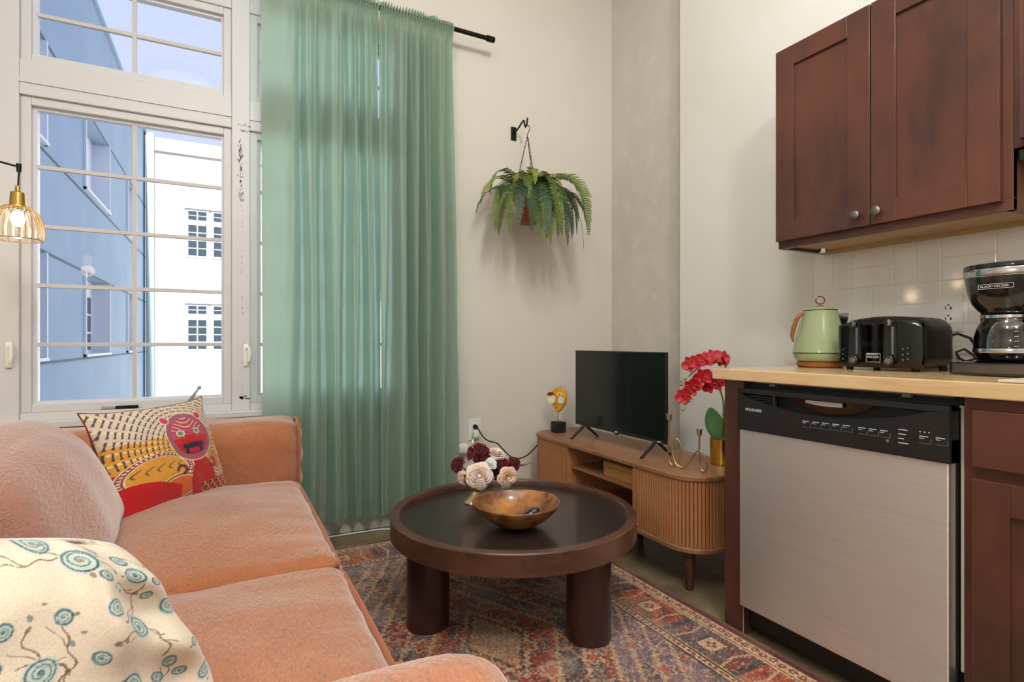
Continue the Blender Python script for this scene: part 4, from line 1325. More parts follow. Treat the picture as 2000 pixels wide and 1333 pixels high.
def carnation(name, label, c, nrm, size, seed=0):
    random.seed(seed)
    t = thing(name, label, 'flower', c, 'flowers of the bouquet')
    mb = MB()
    for i in range(70):
        # ruffled petals over a dome
        z = random.uniform(-.15, 1); a = random.random() * 6.283; rr = math.sqrt(max(0, 1 - z * z))
        d = Vector((rr * math.cos(a), rr * math.sin(a), z)); sd_ = d.orthogonal().normalized(); sd_ = Matrix.Rotation(random.random() * 6.28, 3, d) @ sd_
        w = size * .26; o = len(mb.v); b0 = d * size * .35
        row = []
        for k in range(5):
            s = k / 4 * 2 - 1
            row.append(d * size * (.92 + .12 * random.random()) + sd_ * w * s + d.cross(sd_) * size * .07 * (1 if k % 2 else -1))
        vs = [b0 - sd_ * w * .2, b0 + sd_ * w * .2] + row
        mb.add([tuple(v) for v in vs], [(0, 1, 6, 5), (0, 5, 4), (0, 4, 3), (0, 3, 2)], False)
    R = axes(nrm, 0)
    h = mb.build('petal_head', M['carn'], t, world=False, fix=False); h.matrix_local = R.to_4x4(); solid(h, .0007)
    mb = MB(); mb.ball((0, 0, 0), size * .55, 10, 8); k = mb.build('calyx', M['carn'], t, world=False)
    mb = MB(); mb.tube([Vector(c), Vector(c).lerp(vc + Vector((0, 0, .11)), .5), vc + Vector((0, 0, .085))], .002, 6); mb.build('stem', M['stem_g'], t)
    return t
D0 = 2.20
rose('rose', 'large cream rose at the front centre of the bouquet', px(936, 930, D0 - .05), (-.35, -.9, .15), .050, M['rose'], seed=1)
rose('rose', 'peach rose facing forward at the right of the bouquet', px(991, 933, D0 - .03), (.0, -1, -.02), .040, M['rose_p'], seed=2)
rose('rose', 'small cream rose drooping at the left of the bouquet', px(905, 935, D0 - .02), (-.9, -.4, -.2), .030, M['rose'], seed=3)
rose('rose', 'cream rose at the top right of the bouquet', px(969, 887, D0 + .03), (.1, -.4, .9), .036, M['rose'], seed=4)
rose('rose', 'white half-open rose in the middle of the bouquet', px(957, 906, D0 - .02), (-.1, -.7, .7), .027, M['rose_w'], seed=5)
carnation('carnation', 'biggest burgundy carnation at the top left of the bouquet', px(935, 889, D0 + .01), (-.2, -.5, .85), .048, 1)
carnation('carnation', 'crimson carnation at the far left of the bouquet', px(896, 909, D0 + .02), (-.9, -.3, .3), .032, 2)
carnation('carnation', 'burgundy carnation between the white rose and the peach rose', px(979, 911, D0 + .02), (.2, -.6, .7), .036, 3)
carnation('carnation', 'burgundy carnation at the far right of the bouquet', px(1002, 907, D0 + .04), (.7, -.4, .5), .030, 4)
carnation('carnation', 'dark burgundy carnation tucked beside the gold bowl', px(967, 926, D0 + .03), (.2, -.9, .1), .026, 5)
def sprig(name, label, base, tip, m_, k=9, seed=1):
    random.seed(seed)
    t = thing(name, label, 'sprig', base, 'sprigs in the bouquet')
    b = Vector(base); e = Vector(tip)
    mb = MB(); mb.tube([b, b.lerp(e, .5) + Vector((0, 0, .006)), e], .0012, 6); mb.build('stalk', M['stem_g'], t)
    for i in range(k):
        f = .35 + .65 * i / (k - 1)
        c = b.lerp(e, f); dd = (e - b).normalized() + Vector((random.uniform(-1, 1), random.uniform(-1, 1), random.uniform(-.2, 1))) * .7
        leaf(c, dd, .016, .0045, .002, m_, t, Vector((random.random(), random.random(), 1)))
sprig('sprig', 'white-green leafy sprig behind the top left of the bouquet', px(938, 893, D0 + .06), px(924, 866, D0 + .06), mat('pale_leaf', srgb(216, 230, 220), .6), 9, 1)
sprig('sprig', 'dry brown sprig sticking out at the right of the bouquet', px(1000, 915, D0 + .05), px(1031, 907, D0 + .03), mat('dry_leaf', srgb(150, 118, 70), .8), 6, 2)

# cord from the window-wall outlet to the console, plug and white adapter
pg = thing('power_cord', 'black plug and cord running from the window wall outlet to the console', 'cord', (1.30, YW - .01, .512))
mb = MB(); mb.tube([(1.300, YW - .0085, .510), (1.300, YW - .022, .510), (1.304, YW - .034, .508)], [.014, .013, .007], 12); mb.build('plug', M['black_matte'], pg)
cp_ = [Vector((1.304, YW - .034, .508)), px(943, 853, 3.18), px(955, 862, 3.17), px(970, 866, 3.15), px(982, 878, 3.12), px(992, 888, 3.10), px(1003, 896, 3.10), px(1014, 896, 3.11), px(1032, 888, 3.15), Vector((1.74, 2.90, .41)), Vector((1.90, 2.90, .40))]
MB().tube(smooth_path(cp_), .0038, 8).build('cable', M['black_matte'], pg)
ad = thing('plug_in_adapter', 'white plug-in adapter hanging below the window wall outlet', 'adapter', (1.27, YW - .01, .40))
mb = MB(); rbox(mb, (1.295, YW - .030, .470), (.034, .046, .045), .010, 6); mb.build('body', M['white_plastic'], ad)
mb = MB(); rbox(mb, (1.20, YW - .045, .395), (.08, .05, .06), .02, 6); mb.build('reel', M['white_plastic'], ad)
MB().tube(smooth_path([Vector((1.29, YW - .03, .45)), Vector((1.26, YW - .04, .42)), Vector((1.235, YW - .045, .405))]), .003, 6).build('lead', M['white_plastic'], ad)
wc = smooth_path([Vector((.35, 2.935, .0065)), Vector((.55, 2.93, .0065)), Vector((.72, 2.925, .0065)), Vector((.80, 2.90, .0065)), Vector((.86, 2.93, .010)), Vector((.93, 2.955, .02)), Vector((1.05, 2.96, .12)), Vector((1.17, 2.945, .33)), Vector((1.185, 2.94, .38))])
tag(MB().tube(wc, .0045, 8).build('white_cable', M['white_plastic']), 'white cable along the floor below the curtain', 'cord')

# ------------------------------------------------------------------ sofa
sf = thing('sofa', 'rust velvet sofa with plump cushions along the left side', 'sofa', (-.22, 1.52, 0))
SB, SF = -.74, .27      # back and front x
AY0, AY1 = .585, 2.42   # inner faces of the arms
mb = MB(); rbox(mb, ((SB + SF) / 2 - .005, 1.51, .18), (SF - SB - .03, AY1 - AY0 + .40, .24), .05, 12); mb.build('base', M['sofa'], sf)
def crown(ax, ay, h, wr=.004, seed=0.0):
    def f(P_, T, n):
        P_ = P_.copy()
        up = (n[:, 2] > .0) | (np.abs(P_[:, 2]) > 0)
        k = (1 - T[:, 0] ** 2) * (1 - T[:, 1] ** 2)
        P_[:, 2] += h * k * (P_[:, 2] > 0)
        P_ += n * wrinkle(P_, 9, wr, seed)[:, None]
        # gathered pleats running in from the front edge
        fr_ = np.clip((T[:, 0] - .35) / .65, 0, 1)
        P_[:, 2] += (.0045 * fr_ * np.sin(P_[:, 1] * 95 + 3 * np.sin(P_[:, 1] * 21 + seed)) * (P_[:, 2] > 0)) * (.3 + .7 * np.abs(T[:, 1]))
        return P_
    return f
YM = 1.445
seats = []
for k, (a, b) in enumerate(((AY0 + .005, YM - .003), (YM + .003, AY1 - .005))):
    mb = MB(); rbox(mb, ((-.42 + SF + .0) / 2, (a + b) / 2, .372), (SF + .42, b - a, .155), .055, 40, crown(1, 1, .045, .006, 3.0 * k))
    s_ = mb.build('seat_cushion', M['sofa'], sf); seats.append(s_)
    # piping round the upper front edge
    zz = .372 + .0775 - .020
    xx = SF - .012
    pth = [Vector((-.1, a + .012, zz)), Vector((xx - .06, a + .010, zz)), Vector((xx - .012, a + .022, zz)), Vector((xx, a + .065, zz)), Vector((xx + .002, (a + b) / 2, zz + .004)), Vector((xx, b - .065, zz)), Vector((xx - .012, b - .022, zz)), Vector((xx - .06, b - .010, zz)), Vector((-.1, b - .012, zz))]
    MB().tube(smooth_path(pth, 8), .0068, 8).build('piping', M['piping'], s_)
def armfn(seed):
    def f(P_, T, n):
        P_ = P_.copy()
        P_[:, 1] *= 1 + .10 * np.clip(P_[:, 2] / .2, -1, 1)
        P_ += n * wrinkle(P_, 7, .008, seed)[:, None]
        fr_ = np.clip((T[:, 0] - .8) / .2, 0, 1)
        P_[:, 1] *= 1 - .12 * fr_
        P_ += n * (.006 * fr_ * np.sin(P_[:, 2] * 60 + 40 * P_[:, 1]))[:, None]
        return P_
    return f
for (y0, y1, zt2, sd2, xf) in ((AY1, AY1 + .25, .685, 1.0, SF + .015), (AY0 - .25, AY0 + .012, .680, 8.0, SF + .01)):
    mb = MB(); rbox(mb, ((SB + xf) / 2, (y0 + y1) / 2, (.06 + zt2) / 2), (xf - SB, y1 - y0, zt2 - .06), .085, 30, armfn(sd2))
    a_ = mb.build('arm', M['sofa'], sf)
    if sd2 > 5: continue
    xx = xf - .018
    ym = (y0 + y1) / 2
    pth = [Vector((xx, y0 + .012, .10)), Vector((xx, y0 + .004, .55)), Vector((xx, y0 + .03, zt2 - .035)), Vector((xx, ym, zt2 - .005)), Vector((xx, y1 - .03, zt2 - .035)), Vector((xx, y1 - .004, .55)), Vector((xx, y1 - .012, .10))]
    MB().tube(smooth_path(pth, 8), .006, 8).build('piping', M['piping'], a_)
mb = MB(); rbox(mb, (SB + .10, 1.505, .38), (.20, AY1 - AY0 + .30, .64), .08, 20, lambda P_, T, n: P_ + n * wrinkle(P_, 5, .008, 4.)[:, None]); mb.build('back', M['sofa'], sf)
def backfn(seed):
    def f(P_, T, n):
        P_ = P_.copy()
        k = (1 - T[:, 1] ** 2) * (1 - T[:, 2] ** 2)
        P_[:, 0] += .05 * k * np.sign(P_[:, 0])
        P_[:, 2] += .030 * (1 - T[:, 1] ** 2) * (P_[:, 2] > 0)
        P_ += n * wrinkle(P_, 6, .012, seed)[:, None]
        # lean
        P_[:, 0] -= .16 * (P_[:, 2] / .36)
        return P_
    return f
for k, (a, b) in enumerate(((AY0 + .02, 1.315), (1.325, 2.10))):
    mb = MB(); rbox(mb, (-.43, (a + b) / 2, .60), (.20, b - a, .345), .10, 30, backfn(5. + 3 * k))
    mb.build('back_cushion', M['sofa_back'], sf)
for (xx, yy) in ((SB + .08, AY0 - .17), (SB + .08, AY1 + .17), (SF - .10, AY0 - .17), (SF - .10, AY1 + .17)):
    MB().lathe([(.018, 0), (.026, .07)], 16, (xx, yy, .0005 if xx < 0 else .0095)).build('foot', M['black_matte'], sf)

# ------------------------------------------------------------------ pillows
def pillow(name, label, w, h, t, colfn, back, n_=160, pinch=.06, wr=.004, seed=0., ear=.0, group=None, p=2.4, rumple=None, rnd=0.0, slope=0.0, taper=0.0):
    o = thing(name, label, 'pillow', (0, 0, 0), group)
    u, v = np.meshgrid(np.linspace(-1, 1, n_), np.linspace(-1, 1, n_), indexing='ij')
    base = np.clip((1 - np.abs(u) ** p), 0, 1) ** .55 * np.clip((1 - np.abs(v) ** p), 0, 1) ** .55
    X = w / 2 * u * (1 - pinch * (1 - v * v)) * (1 + ear * (u * v) ** 6)
    Z = h / 2 * v * (1 - pinch * (1 - u * u)) * (1 + ear * (u * v) ** 6)
    X = X * (1 - rnd * np.abs(v) ** 5); Z = Z * (1 - rnd * np.abs(u) ** 5)
    topf = (v + 1) / 2
    X = X - taper * np.clip(u, 0, 1) * topf ** 1.2; Z = Z - slope * (u + 1) * topf
    wn = np.array([mnoise.noise(Vector((a * 3.2 + seed, b * 3.2, 1.7))) for a, b in zip(u.ravel(), v.ravel())]).reshape(u.shape)
    T = t / 2 * base
    Yf = -T - wr * wn * np.minimum(1, base * 3)
    if rumple is not None: Yf = Yf + rumple(u, v) * np.minimum(1, base * 4)
    C = colfn(u, v)
    MB().grid(X, Yf, Z + h / 2).build('front_cover', vcol(bump(mat(name + '_print', (1, 1, 1, 1), .9, spec=.2, sheen=.25), 420, .3, .001)), o, world=False, colors=C.reshape(-1, 3), fix=False)
    s = slice(None, None, 4)
    idx = np.unique(np.append(np.arange(0, n_, 4), n_ - 1)); ix = np.ix_(idx, idx)
    bk_ = MB().grid(X[ix], T[ix], Z[ix] + h / 2).build('back_cover', back, o, world=False, fix=True)
    edge = [Vector((X[i, 0], 0, Z[i, 0] + h / 2)) for i in range(0, n_, 4)] + [Vector((X[-1, j], 0, Z[-1, j] + h / 2)) for j in range(0, n_, 4)] + [Vector((X[i, -1], 0, Z[i, -1] + h / 2)) for i in range(n_ - 1, 0, -4)] + [Vector((X[0, j], 0, Z[0, j] + h / 2)) for j in range(n_ - 1, 0, -4)]
    MB().tube(edge, .0022, 6, closed=True).build('seam', back, o, world=False)
    return o

def lin(r, g, b): return np.array(srgb(r, g, b)[:3])
def painter(shape, base):
    C = np.zeros(shape + (3,)) + base
    def put(mask, col, a=1.0):
        m_ = np.clip(mask.astype(float) * a, 0, 1)[..., None]
        C[:] = C * (1 - m_) + col * m_
    return C, put
def tiger_print(u, v):
    red, orange, ochre, cream, ink, violet, pinkc = lin(178, 34, 34), lin(206, 104, 48), lin(210, 150, 60), lin(226, 206, 160), lin(44, 40, 66), lin(132, 62, 88), lin(196, 52, 110)
    C, put = painter(u.shape, red)
    # hide pattern: rows of small dark arrow marks on ochre with cream piping
    q = 5.2
    warp = .10 * np.sin(3 * u + 1.5 * v)
    body = (v + .12 * np.sin(4 * u) > -.05)
    body2 = ((u + .42) ** 2 / .30 + (v + .30) ** 2 / .12 < 1) | ((u - .72) ** 2 / .12 + (v + .15) ** 2 / .25 < 1)
    put(body | body2, ochre)
    put(body & (v > .35), lin(206, 192, 178), .85)  # pale band across the top: window sheen painted into the colour
    rad = np.hypot(u - .2, (v - .1) * 1.0); ang = np.arctan2(v - .1, u - .2)
    stripes = (np.sin(ang * 38) > .78)
    put(body & stripes, cream, .9)
    rows = np.abs(((rad * 13) % 1) - .5)
    cell = np.abs(((ang * 38 / (2 * math.pi)) % 1) - .5)
    put(body & (rows < .17 + .3 * (cell - .2)) & (cell < .36), ink, .9)
    # bands bordering the limbs
    for (cx, cy, a, b) in ((-.42, -.30, .55, .345), (.72, -.15, .345, .5)):
        rr = np.sqrt(((u - cx) / a) ** 2 + ((v - cy) / b) ** 2); th_ = np.arctan2((v - cy) / b, (u - cx) / a)
        put((rr > .86) & (rr < 1.02), violet); put((rr > .90) & (rr < .98) & (np.sin(th_ * 44) > 0), cream); put((np.abs(rr - 1.03) < .018) | (np.abs(rr - .84) < .015), cream)
        put((rr < .80) & (np.abs(np.sin(u * 18 + 2 * np.sin(v * 20))) < .3) & (np.sin(v * 22) > .2), ink, .8)
    # orange paw pads
    for (cx, cy, a, b) in ((-.12, -.66, .30, .20), (.70, -.32, .16, .22)):
        rr = np.sqrt(((u - cx) / a) ** 2 + ((v - cy) / b) ** 2)
        put(rr < 1.22, ochre); put((rr > 1.05) & (rr < 1.2), ink, .6); put((rr > 1.2) & (rr < 1.28), cream); put(rr < 1, orange); put((rr > .94) & (rr < 1.0), cream)
    # chest
    rr = np.sqrt(((u - .34) / .26) ** 2 + ((v + .62) / .42) ** 2)
    put(rr < 1, red)
    put((v < -.62 + .25 * np.sin(2.2 * u + 3.4)) & (u < -.1), red); 
    put((u > .30) & (u < .95) & (v < -.70) & (np.sin(u * 40) * np.sin(v * 40) > .1), ochre); 
    put((u > .30) & (u < .95) & (v < -.70) & (np.sin(u * 40 + 1) * np.sin(v * 40) > .45), ink)
    # face
    fu, fv = u - .26, v - .26
    rr = np.sqrt((fu / .40) ** 2 + (fv / .46) ** 2)
    put(rr < 1.12, cream); put((rr < 1.08), violet, .9); put((rr < 1.0) & (np.sin(np.arctan2(fv, fu) * 30) > .3), pinkc, .55)
    put(rr < .86, lin(190, 70, 96)); put((rr < .86) & (fv < -.02), red)
    put((rr < .86) & (fv > .12) & (np.abs(np.sin(fv * 34 + 3 * np.cos(fu * 9))) < .34), cream, .8)
    put((rr < .86) & (fv > .12) & (np.abs(np.sin(fv * 34 + 3 * np.cos(fu * 9) + 1.1)) < .22), ink, .6)
    for sx in (-1, 1):
        er = np.hypot(fu - sx * .17, (fv - .08) * 1.1)
        put(er < .092, ink); put(er < .08, cream); put(er < .066, lin(170, 178, 140)); put(er < .034, ink); put(er < .014, cream)
        ea = np.hypot(fu - sx * .34, (fv - .40)); put(ea < .085, cream); put(ea < .07, pinkc)
        # curled claws
        k_ = np.hypot(fu - sx * .33, (fv + .62)); put((k_ > .05) & (k_ < .105) & (np.arctan2(fv + .62, fu - sx * .33) * sx < 1.6), ink, .95); put((k_ > .062) & (k_ < .085) & (np.sin(np.arctan2(fv + .62, fu - sx * .33) * 6) > 0), red)
    put((np.abs(fu) < .10 + .4 * (fv + .02)) & (fv > -.22) & (fv < .02) & (np.abs(fu) < .12), red)
    mouth = (np.abs(fu) < .17) & (fv > -.36) & (fv < -.20 + .06 * np.cos(fu * 16)); put(mouth, ink); put((np.abs(fu) < .10) & (fv > -.34) & (fv < -.25), red)
    put((np.abs(fu) < .11) & (np.abs(fv + .175) < .03), ink)
    for sx in (-1, 1):
        put((np.hypot(fu - sx * .16, fv + .19) < .05), ink)
    # soft weave grain
    rng = np.random.default_rng(8)
    C *= (1 + .08 * rng.normal(0, 1, u.shape))[..., None]
    return np.clip(C, .005, 1)
tp = pillow('patterned_pillow', 'red and ochre pillow printed with an ornate staring tiger face', .49, .365, .15, tiger_print, mat('maroon_cotton', srgb(120, 44, 34), .9, sheen=.2), 230, .05, .006, 2., .05)
BL = Vector((-.300, 2.035, .455)); BR = Vector((-.045, 2.375, .455))
ex = (BR - BL).normalized(); nrm = Vector((ex.y, -ex.x, 0)); tilt = math.radians(19)
ez = (Vector((0, 0, 1)) * math.cos(tilt) - nrm * math.sin(tilt)).normalized(); ey = ez.cross(ex)
ctr = (BL + BR) / 2
basis(tp, ctr + nrm * .035 - Vector((0, 0, .015)), ex, ey, ez)

def floral_print(u, v):
    cream, teal, tealp, brown, ink = lin(224, 210, 188), lin(62, 112, 118), lin(168, 196, 190), lin(110, 78, 60), lin(40, 66, 84)
    C, put = painter(u.shape, cream)
    rng = np.random.default_rng(12)
    X, Y = u * .27, v * .22
    def noise2(a, b, s):
        return np.sin(a * 61 + s) * np.cos(b * 57 + 2 * s) + .5 * np.sin(a * 130 + b * 90 + s)
    # twigs
    for k in range(26):
        x0, y0 = rng.uniform(-.27, .27), rng.uniform(-.22, .22); a = rng.uniform(0, 6.28); ln = rng.uniform(.04, .11)
        ca, sa = math.cos(a), math.sin(a)
        p = (X - x0) * ca + (Y - y0) * sa; q = -(X - x0) * sa + (Y - y0) * ca
        bend = .010 * np.sin(p * 55 + k) + .004 * np.sin(p * 160)
        put((np.abs(q - bend) < .0014) & (p > 0) & (p < ln), brown, .85)
        p2 = p - ln * .5; q2 = q - bend
        put((np.abs(q2 - .6 * p2) < .0011) & (p2 > 0) & (p2 < ln * .3), brown, .8)
        put((np.hypot(p - ln, q - bend) < .004), lin(120, 100, 70), .8)
    pts = []
    tries = 0
    while len(pts) < 64 and tries < 4000:
        tries += 1
        x0, y0 = rng.uniform(-.26, .26), rng.uniform(-.21, .21); r = rng.choice([.009, .012, .016, .021])
        if all(math.hypot(x0 - a, y0 - b) > r + c + .006 for a, b, c in pts): pts.append((x0, y0, r))
    for k, (x0, y0, r) in enumerate(pts):
        sq = rng.uniform(.65, 1.0); a = rng.uniform(0, 6.28)
        p = (X - x0) * math.cos(a) + (Y - y0) * math.sin(a); q = (-(X - x0) * math.sin(a) + (Y - y0) * math.cos(a)) / sq
        rr = np.hypot(p, q) * (1 + .08 * noise2(X, Y, k)); th_ = np.arctan2(q, p)
        put(rr < r * 1.25, tealp, .55); put(rr < r, tealp, .35)
        spiral_ = np.sin(rr / r * 15 + th_ * 1.0 + k)
        put((rr < r * .98) & (spiral_ > .62), teal, .85)
        put((np.abs(rr - r * .97) < .0016), ink, .75)
        put((rr < r * .22), lin(170, 110, 90) if k % 3 == 0 else ink, .7)
    for k in range(50):
        x0, y0 = rng.uniform(-.27, .27), rng.uniform(-.22, .22)
        put(np.hypot(X - x0, (Y - y0) * rng.uniform(.6, 1.6)) < .0035, teal if k % 2 else brown, .7)
    C *= (1 + .05 * rng.normal(0, 1, u.shape))[..., None]
    return np.clip(C, .005, 1)
def floral_rumple(u, v):
    d = u - .50 - .05 * v
    crease = -.020 * np.exp(-(d / .09) ** 2) * (v > -2) * np.clip((v + .5) * 1.2, 0, 1)
    tuck = .022 * np.exp(-((u - .72) / .12) ** 2)
    fold2 = .012 * np.sin(9 * (u * .8 + v)) * np.exp(-((u - .75) / .25) ** 2) + .006 * np.sin(14 * (u - .5 * v)) * np.clip(v - .35, 0, 1)
    return crease + tuck + fold2
fpw = pillow('floral_pillow', 'cream pillow with teal blossoms and brown twigs in the foreground', .56, .38, .20, floral_print, mat('cream_linen', srgb(206, 204, 206), .9, sheen=.3), 300, .035, .006, 7., .02, p=3.2, rumple=floral_rumple, rnd=.10, slope=.045, taper=.10)
ex = Vector((.85, .52, 0)).normalized(); nrm = Vector((ex.y, -ex.x, 0)); tilt = math.radians(14)
ez = (Vector((0, 0, 1)) * math.cos(tilt) - nrm * math.sin(tilt)).normalized(); ey = ez.cross(ex)
basis(fpw, Vector((-.24, .80, .455)), ex, ey, ez)

# ------------------------------------------------------------------ curtains
cm_ = bpy.data.materials.new('sage_curtain'); cm_.use_nodes = True
nt = cm_.node_tree; b = nt.nodes['Principled BSDF']
b.inputs['Base Color'].default_value = srgb(164, 162, 142); b.inputs['Roughness'].default_value = .75; b.inputs['Sheen Weight'].default_value = .2; b.inputs['Specular IOR Level'].default_value = .25
tr_ = nt.nodes.new('ShaderNodeBsdfTranslucent'); tr_.inputs[0].default_value = srgb(180, 234, 224)
mxs = nt.nodes.new('ShaderNodeMixShader'); mxs.inputs[0].default_value = .52
nt.links.new(b.outputs[0], mxs.inputs[1]); nt.links.new(tr_.outputs[0], mxs.inputs[2]); nt.links.new(mxs.outputs[0], nt.nodes['Material Output'].inputs[0])
bump(cm_, 60, .12, .002, (1, 1, .15))
M['curtain'] = cm_
YCU = 2.855
def curtain(label, x0, x1, seed, nodes, amps, flare_l=0., flare_r=0.):
    """nodes: local fold frequency along the width, amps: fold depth along the width"""
    rng = np.random.default_rng(seed)
    t = thing('curtain', label, 'curtain', ((x0 + x1) / 2, YCU, .09), 'sage green curtains')
    ns = 420
    s = np.linspace(0, 1, ns); z = np.concatenate([np.linspace(.095, 2.50, 90), np.linspace(2.51, 2.785, 40)])
    S, Zz = np.meshgrid(s, z, indexing='ij')
    h = (Zz - .095) / (2.785 - .095)
    f = np.interp(s, np.linspace(0, 1, len(nodes)), nodes)
    ph = np.concatenate([[0], np.cumsum((f[1:] + f[:-1]) / 2 * np.diff(s))])[:, None]
    env = np.interp(s, np.linspace(0, 1, len(amps)), amps)[:, None]
    low = np.clip(1 - h, 0, 1)
    drift = .10 * np.sin(2.6 * h + seed) + .05 * np.sin(7 * h + 2 * ph)
    big = np.sin(2 * math.pi * (ph + drift))
    big = big + .35 * np.sin(2 * math.pi * (2 * ph + drift * 1.6) + 1.0 + 1.5 * h)
    tight = np.sin(2 * math.pi * (ph * 2.6 + .2 * np.sin(3 * h)) + seed)
    top = np.clip((h - .45) / .5, 0, 1) ** 1.3
    Y = YCU + .018 - env * (.050 * (1 - .50 * top)) * (big + .25) - .012 * top * tight * np.clip((1 - h) * 12, .35, 1)
    Y = np.minimum(Y, 2.918)
    hd_ = np.clip((h - .955) / .02, 0, 1)
    gath = np.sin(2 * math.pi * 34 * S * (x1 - x0) / .5 + 3 * np.sin(9 * S)) * .006
    ruff = np.clip((Zz - 2.762) / .023, 0, 1)
    pocket = -.016 * np.exp(-((Zz - 2.748) / .018) ** 2)
    Y = Y * (1 - hd_) + (YCU - .006 + gath + pocket + ruff * gath * .8) * hd_
    Zo = Zz + ruff * .008 * np.sin(2 * math.pi * 26 * S + 1) + (1 - h) ** 8 * .014 * np.sin(2 * math.pi * ph + 1)
    X = x0 + (x1 - x0) * S + low * (flare_l * (1 - S) + flare_r * S) + .012 * low * np.cos(2 * math.pi * ph)
    # soft creases from folding
    cr = .0016 * np.exp(-((Zz - .84 - .01 * np.sin(9 * S)) / .006) ** 2) + .0014 * np.exp(-((Zz - 1.95) / .006) ** 2) + .0014 * np.exp(-((Zz - .42) / .006) ** 2)
    MB().grid(X, Y + cr, Zo).build('drape', M['curtain'], t, fix=False, sharp=180)
    MB().tube([(X[i, 1], Y[i, 1] - .0015, Zo[i, 1] + .05) for i in range(0, ns, 3)], .0009, 5).build('hem_stitch', M['curtain'], t)
    return t
curtain('sage green curtain panel hanging beside the bare window', .145, .700, 3, [1.4, 1.6, 4.5, 6, 4, 7, 8, 6], [.6, .45, .9, 1.0, 1.25, .9, 1.1, .9], -.005, .018)
curtain('sage green curtain panel nearest the hanging fern', .706, 1.115, 8, [5, 3.5, 6, 7, 4, 6], [.7, 1.0, 1.1, .8, 1.2, .8], -.006, .03)
rod = thing('curtain_rod', 'black curtain rod above the sage green curtains', 'curtain rod', (.7, YCU, 2.752))
MB().cyl((-.05, YCU - .004, 2.752), (1.335, YCU - .004, 2.752), .0125, None, 16).build('pole', M['black_metal'], rod)
MB().tube([(1.320, YCU - .004, 2.752), (1.322, YCU - .004, 2.752), (1.366, YCU - .004, 2.752), (1.370, YCU - .004, 2.752)], [.0125, .017, .017, .013], 18).build('end_cap', M['black_metal'], rod)
for xx in (.0, 1.10):
    mb = MB(); mb.tube([(xx, YW - .001, 2.735), (xx, YCU + .01, 2.735), (xx, YCU - .004, 2.738)], .006, 8); mb.box(xx - .015, xx + .015, YW - .004, YW, 2.70, 2.77); mb.build('bracket', M['black_metal'], rod)

# ------------------------------------------------------------------ hanging fern
bk2 = thing('plant_bracket', 'black iron wall bracket with an upturned hook', 'bracket', (1.561, YW, 2.288))
bxx, bzz = 1.561, 2.288
mb = MB(); mb.box(bxx - .019, bxx + .019, YW - .006, YW, bzz - .042, bzz + .042); mb.build('wall_plate', M['black_metal'], bk2, bevel=.003)
hk = smooth_path([Vector((bxx, YW - .006, bzz)), Vector((bxx, YW - .06, bzz + .012)), Vector((bxx, YW - .115, bzz + .032)), Vector((bxx, YW - .135, bzz + .033)), Vector((bxx, YW - .142, bzz + .010)), Vector((bxx, YW - .152, bzz - .008)), Vector((bxx, YW - .166, bzz - .006)), Vector((bxx, YW - .174, bzz + .018)), Vector((bxx, YW - .178, bzz + .034))])
MB().tube(hk, .0052, 8).build('hook_arm', M['black_metal'], bk2)
fc = Vector((1.571, YW - .172, 0))      # axis of the pot
fp_ = thing('hanging_fern', 'green fern in a terracotta pot hanging on black chains', 'plant', (fc.x, fc.y, 1.72))
M['terracotta'] = mottle(mat('terracotta', srgb(176, 92, 58), .8), srgb(160, 80, 50), 12, 3)
MB().lathe([(.055, 0), (.060, .004), (.085, .13), (.092, .13), (.094, .155), (.086, .155), (.078, .13), (1e-6, .125)], 36, (fc.x, fc.y, 1.705)).build('pot', M['terracotta'], fp_)
topk = Vector((fc.x, fc.y + .012, 2.225))
hk2 = smooth_path([topk + Vector((-.012, 0, .042)), topk + Vector((-.010, 0, .056)), topk + Vector((.004, 0, .062)), topk + Vector((.014, 0, .05)), topk + Vector((.010, 0, .03)), topk + Vector((0, 0, .01)), topk])
MB().tube(hk2, .0022, 8).build('hook', M['black_metal'], fp_)
for k in range(3):
    a = 2 * math.pi * k / 3 + .6
    e = Vector((fc.x + .088 * math.cos(a), fc.y + .088 * math.sin(a), 1.858))
    mb = MB(); nl = 24
    for i in range(nl):
        p0 = topk.lerp(e, i / nl); p1 = topk.lerp(e, (i + 1) / nl); c = (p0 + p1) / 2
        d = (p1 - p0); ln = d.length * .68; d.normalize(); sd_ = d.orthogonal().normalized(); sd_ = Matrix.Rotation(math.pi / 2 * (i % 2), 3, d) @ sd_
        mb.tube([c + d * ln * math.cos(q) + sd_ * .0035 * math.sin(q) for q in np.linspace(0, 2 * math.pi, 8, endpoint=False)], .0011, 4, closed=True)
    mb.build('chain', M['black_metal'], fp_)
ferns = [mottle(mat('fern_dark', srgb(60, 86, 46), .55), srgb(42, 68, 44), 8, 2), mottle(mat('fern_mid', srgb(98, 116, 38), .55), srgb(76, 98, 38), 8, 2), mottle(mat('fern_light', srgb(162, 162, 46), .55), srgb(128, 138, 42), 8, 2)]
